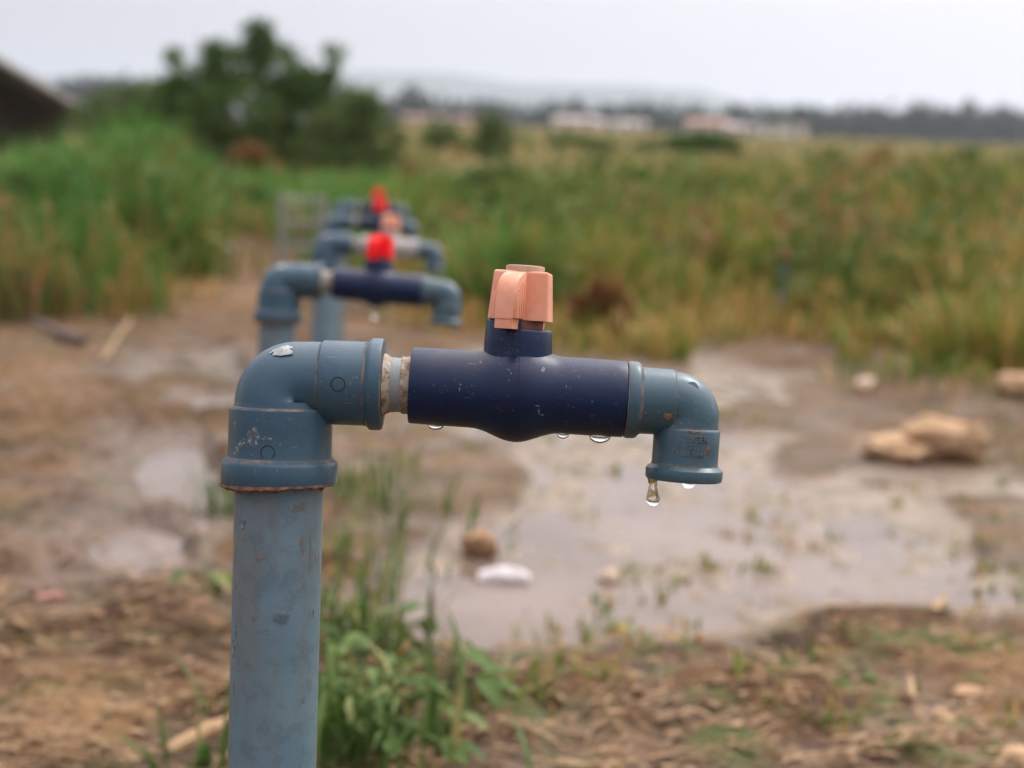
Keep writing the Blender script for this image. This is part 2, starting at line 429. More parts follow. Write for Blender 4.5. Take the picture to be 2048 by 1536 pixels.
# water: a sheet that shows wherever the mud dips below its level
gx = np.linspace(-1.7, 2.1, 40); gy = np.linspace(.95, 3.9, 40)
wv = [(a, b, WATER_Z) for b in gy for a in gx]
wf = [(j * 40 + i, j * 40 + i + 1, (j + 1) * 40 + i + 1, (j + 1) * 40 + i) for j in range(39) for i in range(39)]
puddles = mesh_obj('puddle_water', wv, wf, M['puddle'])
tag(puddles, 'shallow muddy puddles reflecting the pale sky', kind='structure')

def ground_pt(px, py):
    p = G(px, py); z = float(ground_z(np.array([p.x]), np.array([p.y]))[0][0])
    return Vector((p.x, p.y, z))

# far hills
def ridge(name, D, pts, depth, seed, mat):
    xs = np.linspace(-1400, 3600, 260); tops = np.interp(xs, [p[0] for p in pts], [p[1] for p in pts])
    tops = tops - 5 * fbm(xs * .012, xs * 0, seed, 4)
    verts, faces = [], []
    prof = [(0, 1.0), (.12, .9), (.3, .6), (.55, .28), (.8, .08), (1, 0)]
    for px, tp in zip(xs, tops):
        p = W(px, tp, D); q = Vector((p.x, p.y, 0)); u = q.normalized(); base = 5.0
        for s, h in prof: verts.append((q.x - u.x * depth * s, q.y - u.y * depth * s, base + (p.z - base) * h))
    n = len(prof)
    for i in range(len(xs) - 1):
        for j in range(n - 1): faces.append((i * n + j, i * n + j + 1, (i + 1) * n + j + 1, (i + 1) * n + j))
    return mesh_obj(name, verts, faces, mat, angle=80)
h = ridge('hills', 2200, [(-1400, 190), (0, 158), (200, 150), (420, 168), (640, 148), (740, 138), (900, 146), (1040, 165), (1300, 172), (1400, 178), (1480, 205), (1700, 222), (2048, 240), (3600, 300)], 800, 5, M['hills'])
tag(h, 'pale blue hills on the horizon', kind='structure')

# ------------------------------------------------------------------ leaves, bushes, grass
def leaf_cloud(centres, n, size, seed, sizej=.4, tall=0.0):
    """centres: list of (x, y, z, rx, ry, rz, weight). Returns arrays for np_mesh"""
    r = np.random.default_rng(seed)
    c = np.array(centres, float); w = c[:, 6] / c[:, 6].sum()
    k = r.choice(len(c), n, p=w)
    d = r.normal(size=(n, 3)); d /= np.linalg.norm(d, axis=1)[:, None]
    rad = r.uniform(.25, 1.0, n) ** .5
    p = c[k, :3] + d * c[k, 3:6] * rad[:, None] * r.uniform(.8, 1.12, (n, 1))
    ax = r.normal(size=(n, 3)) + d * .6; ax[:, 2] -= .25; ax[:, 2] += tall
    ax /= np.linalg.norm(ax, axis=1)[:, None]
    side = np.cross(ax, r.normal(size=(n, 3)) + np.array([0, 0, .8])); side /= np.linalg.norm(side, axis=1)[:, None] + 1e-9
    nor = np.cross(ax, side)
    L = size * r.uniform(1 - sizej, 1 + sizej, n)[:, None]; Wd = L * r.uniform(.32, .5, (n, 1))
    v0 = p; v1 = p + ax * L * .45 + side * Wd * .5 - nor * L * .06; v2 = p + ax * L - nor * L * .12; v3 = p + ax * L * .45 - side * Wd * .5 - nor * L * .06
    v4 = p + ax * L * .5
    V = np.stack([v0, v1, v2, v3, v4], 1).reshape(-1, 3)
    b = np.arange(n)[:, None] * 5
    T = np.concatenate([b + np.array([[0, 1, 4]]), b + np.array([[1, 2, 4]]), b + np.array([[2, 3, 4]]), b + np.array([[3, 0, 4]])])
    tint = np.repeat(np.clip(r.normal(.45, .3, n) + (c[k, 6] * 0), 0, 1), 5)
    dry = np.repeat((r.random(n) < .06) * .8, 5)
    return V, T, {'tint': tint, 'dry': dry}

def tube_mesh(paths, sides=6):
    verts, faces = [], []
    for pts, rads in paths:
        b0 = len(verts)
        for i, (p, r) in enumerate(zip(pts, rads)):
            p = Vector(p); t = (Vector(pts[min(i + 1, len(pts) - 1)]) - Vector(pts[max(i - 1, 0)])).normalized()
            a = t.cross(Vector((0, 1, .3))); a = a.normalized() if a.length > 1e-4 else Vector((1, 0, 0)); b = t.cross(a)
            for k in range(sides):
                q = 2 * math.pi * k / sides; verts.append(p + (a * math.cos(q) + b * math.sin(q)) * r)
        for i in range(len(pts) - 1):
            for k in range(sides):
                faces.append((b0 + i * sides + k, b0 + i * sides + (k + 1) % sides, b0 + (i + 1) * sides + (k + 1) % sides, b0 + (i + 1) * sides + k))
        faces.append(tuple(b0 + k for k in range(sides))[::-1]); faces.append(tuple(b0 + (len(pts) - 1) * sides + k for k in range(sides)))
    return verts, faces

def make_bush(name, label, cat, D, base_px, blobs, n, leaf, mat, seed, group=None, stems=5, base_py=None, tall=0.0, stem_name='stem'):
    """blobs: (px, py, rx_px, ry_px, weight) at distance D; the plant stands on the land under base_px"""
    p0 = W(base_px, base_py if base_py else 380, D)
    z0 = float(terrain(p0.x, p0.y)); base = Vector((p0.x, p0.y, z0))
    root = empty(name, base); tag(root, label, cat, group)
    r = random.Random(seed); cs = []
    for (px, py, rx, ry, w) in blobs:
        q = W(px, py, D); dx = rx / F * D; dz = ry / F * D
        depth = r.uniform(-.35, .35) * dx * 1.2
        cs.append((q.x - base.x, q.y - base.y + depth, q.z - base.z, dx, max(dx * .8, dz * .5), dz, w))
    V, T, at = leaf_cloud(cs, n, leaf, seed, tall=tall)
    V[:, 2] = np.maximum(V[:, 2], .0)
    f = np_mesh('foliage', V, None, T, mat, at, root, False)
    paths = []
    for c in cs[:stems]:
        top = Vector(c[:3]) + Vector((0, 0, c[5] * .5)); s = Vector((r.uniform(-.1, .1) * c[3], r.uniform(-.1, .1) * c[3], -.05))
        mid = s.lerp(top, .5) + Vector((r.uniform(-.1, .1), r.uniform(-.1, .1), 0)) * c[3]
        w = leaf * .13
        paths.append(([s, mid, top], [w, w * .7, w * .3]))
    v, fc = tube_mesh(paths); mesh_obj(stem_name, v, fc, M['stem'], root)
    return root

make_bush('large_bush', 'tall dark green bush with ragged leafy top, highest plant on the left', 'bush', 18, 540, [
    (520, 75, 30, 34, 1.1), (470, 135, 70, 50, 2.2), (555, 140, 55, 60, 2.0), (400, 175, 70, 50, 2.4), (610, 175, 55, 45, 1.6), (350, 115, 16, 18, .22),
    (430, 105, 28, 20, .4), (668, 112, 22, 26, .34), (640, 160, 30, 20, .35), (480, 220, 120, 60, 4), (600, 235, 80, 60, 2.6), (370, 245, 60, 60, 2.4), (540, 290, 120, 60, 3.4), (410, 300, 70, 50, 2), (660, 150, 12, 14, .1), (340, 200, 50, 50, 1.6), (690, 220, 70, 50, 2.2), (640, 310, 100, 50, 3), (470, 340, 120, 40, 3), (330, 290, 50, 50, 1.6), (560, 350, 120, 35, 2.6), (310, 330, 60, 40, 1.6), (720, 345, 80, 32, 2), (290, 250, 50, 50, 1.4)],
    17000, .105, M['bush'], 3, stems=12, base_py=350)
make_bush('dark_bush', 'olive bush joined to the right side of the tall dark bush', 'bush', 15, 700, [
    (690, 250, 70, 50, 2), (730, 220, 40, 40, 1.2), (760, 280, 60, 50, 1.6), (650, 300, 70, 50, 1.6), (720, 320, 90, 40, 1.5)], 2600, .085, M['bush_light'], 9, stems=5, base_py=360)
make_bush('dark_bush', 'broad grey green bush behind the tall grass left of the tall dark bush', 'bush', 22, 250, [
    (230, 215, 60, 40, 1.5), (290, 205, 50, 45, 1.3), (180, 235, 50, 35, 1), (260, 255, 100, 40, 1.6), (340, 230, 40, 40, 1)], 2600, .11, M['bush_light'], 12, stems=5, base_py=330)
make_bush('shrub', 'yellow green shrub standing alone in the middle of the field', 'shrub', 22, 985, [
    (980, 250, 28, 28, 1), (1000, 275, 34, 26, 1), (960, 290, 26, 24, .7), (985, 300, 45, 20, .8)], 1000, .10, M['bush_light'], 17, base_py=330, stems=4)
make_bush('shrub', 'small dark shrub just left of the yellow green one', 'shrub', 26, 880, [
    (880, 262, 34, 26, 1), (905, 285, 36, 24, 1), (860, 290, 30, 22, .8)], 800, .11, M['bush'], 19, base_py=320, stems=3)
make_bush('shrub', 'dark green shrub farthest right on the tan field, below the white house', 'shrub', 30, 1420, [
    (1405, 300, 52, 32, 1.2), (1440, 304, 38, 30, 1), (1360, 305, 46, 28, .9), (1305, 312, 44, 22, .7)], 7000, .16, M['bush'], 23, base_py=335, stems=4)
make_bush('shrub', 'dull green low shrub on the field below the left houses', 'shrub', 30, 1150, [
    (1130, 294, 40, 24, 1), (1170, 300, 46, 24, 1), (1210, 307, 40, 20, .8), (1100, 304, 30, 18, .6)], 2400, .14, M['bush'], 27, base_py=330, stems=4)
make_bush('shrub', 'dark leafy shrub in the grass near the right edge', 'shrub', 9, 1905, [
    (1900, 385, 46, 45, 1.2), (1880, 430, 36, 40, 1), (1925, 440, 40, 40, .9)], 900, .06, M['bush'], 29, base_py=470, stems=4)
make_bush('shrub', 'dark green weedy shrub behind the red handled taps', 'shrub', 10, 1010, [
    (1000, 360, 60, 36, 1.2), (1060, 385, 50, 34, 1), (940, 375, 46, 34, .9)], 1100, .06, M['bush'], 33, base_py=430, stems=4)
make_bush('shrub', 'leafy bright green shrub in the tall grass below the dark bush at left', 'shrub', 8, 330, [(310, 330, 70, 50, 1.2), (380, 390, 50, 40, 1), (260, 380, 60, 50, 1)], 1500, .07, M['undergrowth'], 61, base_py=470, stems=3)
make_bush('shrub', 'dark green shrub at the left edge under the hut', 'shrub', 5.5, 40, [(30, 400, 60, 60, 1.2), (90, 470, 50, 50, 1), (-20, 480, 60, 60, 1)], 1300, .055, M['bush'], 62, base_py=560, stems=3)
make_bush('shrub', 'pale blue green leafy shrub low in the grass at left', 'shrub', 5.0, 170, [(150, 480, 50, 40, 1), (200, 530, 45, 40, 1)], 800, .05, M['bush_light'], 63, base_py=590, stems=2)
make_bush('shrub', 'dark green shrub left of the wire cage at the end of the bare path', 'shrub', 9, 470, [(430, 390, 50, 36, 1), (490, 410, 50, 34, 1)], 1000, .07, M['bush'], 64, base_py=450, stems=2)
for i, (px, py, rx, ry, lab) in enumerate([
        (1650, 495, 44, 66, 'red brown dry weed clump in the middle of the right field'),
        (1300, 540, 50, 56, 'tan dry weed clump right of the salmon tap handle'),
        (1820, 470, 55, 50, 'brown dry weed clump beside the dark leafy shrub at right'),
        (1205, 640, 34, 46, 'tuft of brown dead stalks at the edge of the mud'),
        (500, 325, 36, 28, 'dead red brown leaves at the foot of the tall dark bush')]):
    D = [7, 5.6, 8, 4.0, 14][i]
    make_bush('dry_weed', lab, 'dry weed', D, px, [(px, py, rx, ry, 1), (px - rx * .5, py + ry * .5, rx * .7, ry * .6, .7), (px + rx * .5, py + ry * .5, rx * .7, ry * .6, .7)],
              420, [.09, .08, .10, .08, .12][i], M['dry_bush'], 40 + i, base_py=py + ry, stems=3, tall=.9)

def blades(pos, h, w, seed, lean=.45):
    r = np.random.default_rng(seed); n = len(pos)
    a = r.uniform(0, 2 * np.pi, n); side = np.stack([np.cos(a), np.sin(a), 0 * a], -1)
    b = a + np.pi / 2 + r.normal(0, .5, n); ld = np.stack([np.cos(b), np.sin(b), 0 * b], -1)
    le = (np.abs(r.normal(0, lean, n)) + .08)[:, None] * h[:, None]
    h = h[:, None]; w = w[:, None]; vs = []
    for t, ww in ((0, .7), (.4, 1), (.75, .7)):
        c = pos + np.array([0, 0, 1]) * h * (t - .22 * t * t * (le / h)) + ld * le * t * t
        vs += [c - side * w * ww * .5, c + side * w * ww * .5]
    vs.append(pos + np.array([0, 0, 1]) * h * (1 - .35 * le / h) + ld * le)
    V = np.stack(vs, 1).reshape(-1, 3); k = np.arange(n)[:, None] * 7
    Q = np.concatenate([k + np.array([[0, 1, 3, 2]]), k + np.array([[2, 3, 5, 4]])]); T = k + np.array([[4, 5, 6]])
    return V, Q, T

def grass_field(name, label, mat, n, pxr, dr, hfun, wfun, dryfun, tintfun, seed, accept, lean=.45):
    r = np.random.default_rng(seed)
    px = r.uniform(pxr[0], pxr[1], n * 3); d = np.exp(r.uniform(np.log(dr[0]), np.log(dr[1]), n * 3))
    x = (px - 1024) / F * d; y = d; z = terrain(x, y)
    qx, qy, _ = project(x, y, z)
    ed = edge_py(qx) + 130 * fbm(x * 2.2, y * 2.2, 91, 3) + 10

    clump = .8 * fbm(x * 1.1, y * 1.1, seed + 5, 2) + .75 * fbm(x * 2.6, y * 1.6, seed + 9, 2)
    ok = (qy < ed) & (r.random(len(px)) < accept(qx, qy, d, clump))
    sel = np.flatnonzero(ok)[:n]
    x, y, z, qx, qy, d, clump = (v[sel] for v in (x, y, z, qx, qy, d, clump))
    ed = ed[sel]
    h = hfun(qx, qy, d, clump, ed) * r.uniform(.55, 1.15, len(sel)); w = wfun(d) * r.uniform(.6, 1.3, len(sel))
    V, Q, T = blades(np.stack([x, y, z - .01], -1), h, w, seed + 1, lean)
    ti = np.repeat(np.clip(tintfun(qx, d, clump) + r.normal(0, .22, len(sel)), 0, 1), 7)
    dy = np.repeat(np.clip((r.random(len(sel)) < dryfun(qx, qy, d, clump)) * r.uniform(.5, 1, len(sel)), 0, 1), 7)
    o = np_mesh(name, V, Q, T, mat, {'tint': ti, 'dry': dy}, None, True)
    return tag(o, label, 'grass', None, 'stuff')

S_ = smooth
def crest(qx):
    return np.interp(qx, [-900, 0, 120, 300, 360, 430, 520, 800, 1000, 1150, 1300, 1700, 2048, 3200], [270, 340, 300, 245, 300, 372, 378, 366, 376, 345, 330, 300, 292, 280])
def capped(h, qx, qy, d, c):
    lim = crest(qx) - 70 * c + np.where(qx > 900, 100, 0) * np.clip((10 - d) / 6, 0, 1)
    return np.clip((qy - lim) * d / F, .05, h)
grass_field('tall_grass', 'lush tall grass left of the taps and behind the bare mud', M['grass_cool'], 24000, (-900, 1080), (3.9, 13),
            lambda qx, qy, d, c, e: capped((.24 + .34 * S_(700, 250, qx)) * (1 + 1.2 * c) * (.45 + .55 * S_(0, 70, e - qy)), qx, qy, d, 1.6 * c),
            lambda d: .006 + .0014 * d, lambda qx, qy, d, c: .06 + .40 * S_(50, 0, edge_py(qx) - qy) + .4 * (c < -.30) + .3 * S_(120, -100, qx) * S_(480, 600, qy),
            lambda qx, d, c: .42 + c, 101, lambda qx, qy, d, c: np.clip(.8 + 2.0 * c, .04, 1))
grass_field('field_grass', 'mixed green and straw coloured grass covering the right side of the field', M['grass'], 34000, (780, 3200), (3.5, 16),
            lambda qx, qy, d, c, e: capped((.12 + .22 * S_(0, 150, e - qy)) * (1 + .9 * c) + .10 * S_(1700, 2000, qx), qx, qy, d, c),
            lambda d: .005 + .0013 * d, lambda qx, qy, d, c: .20 + .4 * S_(.02, .3, -c) + .28 * S_(60, 0, edge_py(qx) - qy),
            lambda qx, d, c: .5 + .9 * c, 131, lambda qx, qy, d, c: np.clip(.8 + 1.9 * c, .04, 1))
grass_field('distant_grass', 'tan and green grass of the far plain up to the houses', M['grass_hazed'], 26000, (-600, 3000), (13, 140),
            lambda qx, qy, d, c, e: (.16 + .0022 * d) * (1 + .9 * c), lambda d: .0045 * d,
            lambda qx, qy, d, c: .38 + .25 * S_(30, 90, d) * S_(1900, 1300, qx), lambda qx, d, c: .45 + .8 * c, 161,
            lambda qx, qy, d, c: np.clip(.75 + c, 0, 1) * ((d > 19) | (qx < 270) | (qx > 830)), .35)

def undergrowth():
    r = np.random.default_rng(303); Vs, Ts, ti, dy = [], [], [], []; k = 0
    spots = [(r.uniform(760, 3000), math.exp(r.uniform(math.log(4.3), math.log(30)))) for _ in range(150)] + [(r.uniform(250, 830), r.uniform(11, 17)) for _ in range(70)] \
        + [(r.uniform(-700, 330), r.uniform(4.6, 10)) for _ in range(90)] + [(r.uniform(700, 1150), r.uniform(6, 12)) for _ in range(30)]
    for px, d in spots:
        x = (px - 1024) / F * d; z = float(terrain(x, d)); qx, qy, _ = project(np.array(x), np.array(d), np.array(z))
        if qy > edge_py(qx) - 15: continue
        hh = float(np.clip((qy - crest(qx)) * d / F * r.uniform(.5, 1.15), .10, .5)); w = hh * r.uniform(.35, .8)
        kind = r.random()
        n = int(60 + 160 * hh)
        V, T, _ = leaf_cloud([(x, d, z + hh * .5, w, w * .8, hh * .5, 1)], n, .035 + .005 * d, int(r.integers(1e6)), tall=.5)
        V[:, 2] = np.maximum(V[:, 2], z)
        Vs.append(V); Ts.append(T + k); k += len(V)
        base = r.uniform(0, .9)
        ti.append(np.repeat(np.clip(base + r.normal(0, .2, n), 0, 1), 5)); dy.append(np.repeat(np.clip((.85 if kind < .24 else .05) + r.normal(0, .12, n), 0, 1), 5))
    o = np_mesh('undergrowth', np.concatenate(Vs), None, np.concatenate(Ts), M['undergrowth'], {'tint': np.concatenate(ti), 'dry': np.concatenate(dy)}, None, False)
    tag(o, 'patchy green and rust brown weeds mixed into the field grass', 'undergrowth', None, 'stuff')
undergrowth()

# far woodland behind the houses
def woodland():
    r = np.random.default_rng(77); cs = []
    for px in np.concatenate([np.linspace(700, 2800, 210), np.linspace(-500, 420, 70)]):
        D = r.uniform(315, 380); q = W(px + r.uniform(-8, 8), 300, D)
        g = float(terrain(q.x, min(q.y, 300))); big = 1.25 if px > 1600 else (.95 if px < 1050 else 1.0)
        hgt = r.uniform(5.2, 7.2) * big + (7 if px < 430 else 0)
        rr = r.uniform(3, 5.5)
        cs.append((q.x, q.y, g + hgt * .5, rr, rr, hgt * .55, hgt))
    V, T, at = leaf_cloud(cs, 60000, 2.3, 78)
    return np_mesh('woodland', V, None, T, M['woodland'], at, None, False)
tag(woodland(), 'dark line of woodland closing the plain behind the houses', 'woodland', None, 'stuff')

for i, (px, py, hh, lab) in enumerate([(825, 170, 13, 'lone tall tree above the woodland at the foot of the hills, left'), (2000, 212, 14, 'tall tree above the woodland at the far right')]):
    D = 360; q = W(px, py, D); g = float(terrain(q.x, 299)); root = empty('tree', Vector((q.x, q.y, g))); tag(root, lab, 'tree', 'tall trees above the woodland')
    top = q.z - g
    V, T, at = leaf_cloud([(0, 0, top * .75, 2.2, 2.2, top * .3, 1), (1.2, 0, top * .6, 2.2, 2, top * .2, .7), (-1.4, .4, top * .65, 1.8, 2, top * .2, .6)], 700, 1.1, 500 + i)
    np_mesh('crown', V, None, T, M['woodland'], at, root, False)
    v, f = tube_mesh([([(0, 0, -.3), (.1, 0, top * .5), (0, 0, top * .85)], [.35, .25, .1])]); mesh_obj('trunk', v, f, M['bark'], root)

# ------------------------------------------------------------------ buildings
def box(cx, cy, cz, sx, sy, sz):
    v = [(cx + a * sx / 2, cy + b * sy / 2, cz + c * sz / 2) for a in (-1, 1) for b in (-1, 1) for c in (-1, 1)]
    f = [(0, 1, 3, 2), (4, 6, 7, 5), (0, 4, 5, 1), (2, 3, 7, 6), (0, 2, 6, 4), (1, 5, 7, 3)]
    return v, f
def boxes(*bs):
    V, Fc = [], []
    for b in bs:
        v, f = box(*b); k = len(V); V += v; Fc += [tuple(i + k for i in q) for q in f]
    return V, Fc

def house(px, py_base, D, width, height, wall, roofm, flat, rot, label, seed):
    q = W(px, py_base, D); g = float(terrain(q.x, q.y))
    z0 = min(g, q.z) - .3 if q.z < g else g - .2
    z0 = g - .2; height *= .82
    root = empty('house', Vector((q.x, q.y, z0)), (0, 0, rot)); tag(root, label, 'house', 'houses at the far edge of the plain')
    dp = width * .6
    v, f = boxes((0, 0, height / 2, width, dp, height)); mesh_obj('wall', v, f, wall, root, smoothed=False)
    if flat:
        v, f = boxes((0, 0, height + .12, width + .5, dp + .5, .24))
    else:
        rh = height * .42; a, b = width / 2 + .4, dp / 2 + .4
        v = [(-a, -b, height), (a, -b, height), (a, b, height), (-a, b, height), (-a, 0, height + rh), (a, 0, height + rh)]
        f = [(0, 1, 5, 4), (2, 3, 4, 5), (1, 2, 5), (3, 0, 4), (3, 2, 1, 0)]
    mesh_obj('roof', v, f, roofm, root, smoothed=False)
    r = random.Random(seed); nwin = max(2, int(width / 3))
    for i in range(nwin):
        x = -width / 2 + width * (i + .5) / nwin
        if i == nwin // 2:
            v, f = boxes((x, -dp / 2 - .02, 1.05, .9, .1, 2.1)); mesh_obj('door', v, f, M['dark_glass'], root, smoothed=False)
        else:
            v, f = boxes((x, -dp / 2 - .02, height * .58, 1.1, .1, 1.0)); mesh_obj('window', v, f, M['dark_glass'], root, smoothed=False)
house(1150, 248, 285, 8.0, 2.3, M['wall_pink'], M['roof_grey'], False, .1, 'pink walled house, leftmost of the pale houses at the field edge', 1)
house(1205, 250, 290, 5.6, 2.0, M['wall_white'], M['roof_grey'], False, -.1, 'small pale house second from the left at the field edge', 2)
house(1262, 250, 283, 5.4, 2.0, M['wall_white'], M['roof_grey'], False, .2, 'low white house left of the gap in the row of houses', 3)
house(1415, 256, 288, 7.8, 2.7, M['wall_pink'], M['roof_tile'], False, 0, 'pink house with a clay roof right of the gap in the row of houses', 4)
house(1478, 260, 284, 5.6, 2.0, M['wall_pink'], M['roof_grey'], False, .15, 'small pink house just left of the white flat roofed building', 5)
house(1565, 265, 280, 8.4, 2.9, M['wall_white'], M['roof_grey'], True, -.05, 'white flat roofed building, rightmost at the field edge', 6)
house(850, 235, 290, 8.0, 1.7, M['hut_clay'], M['roof_tile'], False, 0, 'long low brown roofed house left of the yellow green shrub', 7)
house(935, 237, 292, 5.0, 1.6, M['hut_clay'], M['roof_tile'], False, 0, 'low brown roofed house directly above the yellow green shrub', 8)

# hut at the left edge
def hut():
    D = 25; e = W(166, 230, D); g = float(terrain(e.x - 1, e.y)); root = empty('hut', Vector((e.x - 2.6 * math.cos(.30), e.y - 2.6 * math.sin(.30), g)), (0, 0, .33))
    tag(root, 'dark thatched hut cut off by the left edge of the picture', 'hut')
    ez = e.z - g; ex = 2.6; sl = .56; rx = -1.4; rz = ez + (ex - rx) * sl
    t = .16; y0, y1 = -.6, 4.0
    for s, lab in ((1, 'roof_slope'), (-1, 'roof_slope')):
        a = (rx, rz); b = (rx + s * (ex - rx), ez)
        v = [(a[0], y0, a[1]), (b[0], y0, b[1]), (b[0], y1, b[1]), (a[0], y1, a[1]), (a[0], y0, a[1] - t), (b[0], y0, b[1] - t), (b[0], y1, b[1] - t), (a[0], y1, a[1] - t)]
        mesh_obj(lab, v, [(0, 1, 2, 3), (7, 6, 5, 4), (0, 4, 5, 1), (1, 5, 6, 2), (2, 6, 7, 3), (3, 7, 4, 0)], M['thatch'], root, smoothed=False)
        v, f = tube_mesh([([(a[0], y0 - .03, a[1] + .05), ((a[0] + b[0]) / 2, y0 - .03, (a[1] + b[1]) / 2 + .05), (b[0] + s * .12, y0 - .03, b[1] + .0)], [.04, .045, .06])])
        mesh_obj('barge_pole', v, f, M['thatch_edge'], root)
    w = ex - .28
    gv = [(-w + 2 * rx, 1.2, 0), (w, 1.2, 0), (w, 1.2, ez + .2), (rx, 1.2, rz - .25), (-w + 2 * rx, 1.2, ez + .2)]
    n = len(gv); gv2 = [(x, 3.6, z) for x, y, z in gv]
    mesh_obj('wall', gv + gv2, [(0, 1, 2, 3, 4), (9, 8, 7, 6, 5), (1, 6, 7, 2), (0, 4, 9, 5)], M['hut_wall'], root, smoothed=False)
    v, f = tube_mesh([([(1.0, -.3, -.1), (.98, -.3, ez + .7)], [.06, .055])]); mesh_obj('post', v, f, M['pole'], root)
hut()

# ------------------------------------------------------------------ the standpipe taps
S = 0.54 / F                     # metres per photograph pixel at the nearest tap
L_POST = 0.338                   # height of the elbow above the post base
PX0, PY0 = 561.0, 764.0
s4, c4 = math.sin(math.radians(3.8)), math.cos(math.radians(3.8))
def loc(px, py, y=0.0):          # photograph plane -> tap local metres
    return Vector(((px - PX0) * S, y * S, (PY0 - py) * S + L_POST))
def vf(a, b, y=0.0):             # frame of the valve arm -> tap local metres
    return loc(795 + a * c4 + b * s4, 768.5 + a * s4 - b * c4, y)

def sweep(name, secs, mats, parent, n=64, noise=0, seed=0, angle=32):
    """secs: (centre Vector, tangent angle in the XZ plane, radius in px, material index)"""
    r = random.Random(seed); verts, faces, mi = [], [], []
    for c, ang, rad, m in secs:
        N = Vector((-math.sin(ang), 0, math.cos(ang)))
        for k in range(n):
            q = 2 * math.pi * k / n
            rr = rad * S * (1 + (r.uniform(-noise, noise) if noise else 0))
            verts.append(c + Vector((0, -math.cos(q), 0)) * rr + N * (math.sin(q) * rr))
    for i in range(len(secs) - 1):
        for k in range(n):
            faces.append((i * n + k, i * n + (k + 1) % n, (i + 1) * n + (k + 1) % n, (i + 1) * n + k)); mi.append(secs[i + 1][3])
    faces.append(tuple(range(n))[::-1]); mi.append(secs[0][3])
    faces.append(tuple((len(secs) - 1) * n + k for k in range(n))); mi.append(secs[-1][3])
    return mesh_obj(name, verts, faces, mats, parent, mi, angle=angle)

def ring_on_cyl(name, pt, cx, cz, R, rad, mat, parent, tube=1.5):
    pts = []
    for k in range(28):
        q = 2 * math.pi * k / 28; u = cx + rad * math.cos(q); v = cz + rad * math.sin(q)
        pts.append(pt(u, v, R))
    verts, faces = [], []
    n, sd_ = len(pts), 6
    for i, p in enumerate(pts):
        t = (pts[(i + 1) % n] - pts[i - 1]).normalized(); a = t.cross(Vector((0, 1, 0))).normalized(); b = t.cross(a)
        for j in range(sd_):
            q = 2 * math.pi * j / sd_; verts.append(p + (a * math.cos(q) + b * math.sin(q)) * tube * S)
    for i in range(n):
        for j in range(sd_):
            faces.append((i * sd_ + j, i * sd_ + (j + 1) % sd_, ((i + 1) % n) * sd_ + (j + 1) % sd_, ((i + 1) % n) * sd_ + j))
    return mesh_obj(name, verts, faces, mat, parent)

def blob_patch(name, mat, parent, fn, outline_r, thick, seed, n=26, jag=.35):
    """a thin irregular crust: fn(u, v, h) gives a point at height h above the surface"""
    r = random.Random(seed); verts = [fn(0, 0, thick)]; faces = []
    ph = [(r.uniform(0, 6.3), r.uniform(.3, 1)) for _ in range(7)]
    rad = [1 + jag * sum(a_ * math.sin((m_ + 1) * 2 * math.pi * k / n + p_) / (1 + .45 * m_) for m_, (p_, a_) in enumerate(ph)) * .62 for k in range(n)]
    for lev, (s, h_) in enumerate(((.45, thick), (.8, thick * .8), (1, -thick * .6))):
        for k in range(n):
            q = 2 * math.pi * k / n; rr = rad[k] * s
            verts.append(fn(outline_r[0] * rr * math.cos(q), outline_r[1] * rr * math.sin(q), h_ * (1 + r.uniform(-.3, .3))))
    for k in range(n): faces.append((0, 1 + k, 1 + (k + 1) % n))
    for lev in range(2):
        a, b = 1 + lev * n, 1 + (lev + 1) * n
        for k in range(n): faces.append((a + k, b + k, b + (k + 1) % n, a + (k + 1) % n))
    return mesh_obj(name, verts, faces, mat, parent, angle=60)

def bm_obj(name, bm, mat, parent, angle=40):
    me = bpy.data.meshes.new(name); bmesh.ops.recalc_face_normals(bm, faces=bm.faces[:]); bm.to_mesh(me); bm.free()
    me.materials.append(mat); me.shade_smooth(); me.set_sharp_from_angle(angle=math.radians(angle))
    o = bpy.data.objects.new(name, me); COL.objects.link(o); o.parent = parent
    return o

def text_mesh(name, body, size, fn, mat, parent, depth=1.4):
    cu = bpy.data.curves.new('t', 'FONT'); cu.body = body; cu.align_x = 'CENTER'; cu.align_y = 'CENTER'
    cu.size = size; cu.extrude = depth; cu.resolution_u = 3; cu.offset = size * .012
    ob = bpy.data.objects.new('t', cu); COL.objects.link(ob)
    dg = bpy.context.evaluated_depsgraph_get(); me = bpy.data.meshes.new_from_object(ob.evaluated_get(dg))
    bpy.data.objects.remove(ob); bpy.data.curves.remove(cu)
    bm = bmesh.new(); bm.from_mesh(me)
    bmesh.ops.subdivide_edges(bm, edges=[e for e in bm.edges if e.calc_length() > size * .25], cuts=2)
    for v in bm.verts: v.co = fn(v.co.x, v.co.y, v.co.z)
    bm.to_mesh(me); bm.free(); me.name = name
    me.materials.clear(); me.materials.append(mat)
    o = bpy.data.objects.new(name, me); COL.objects.link(o); o.parent = parent
    return o

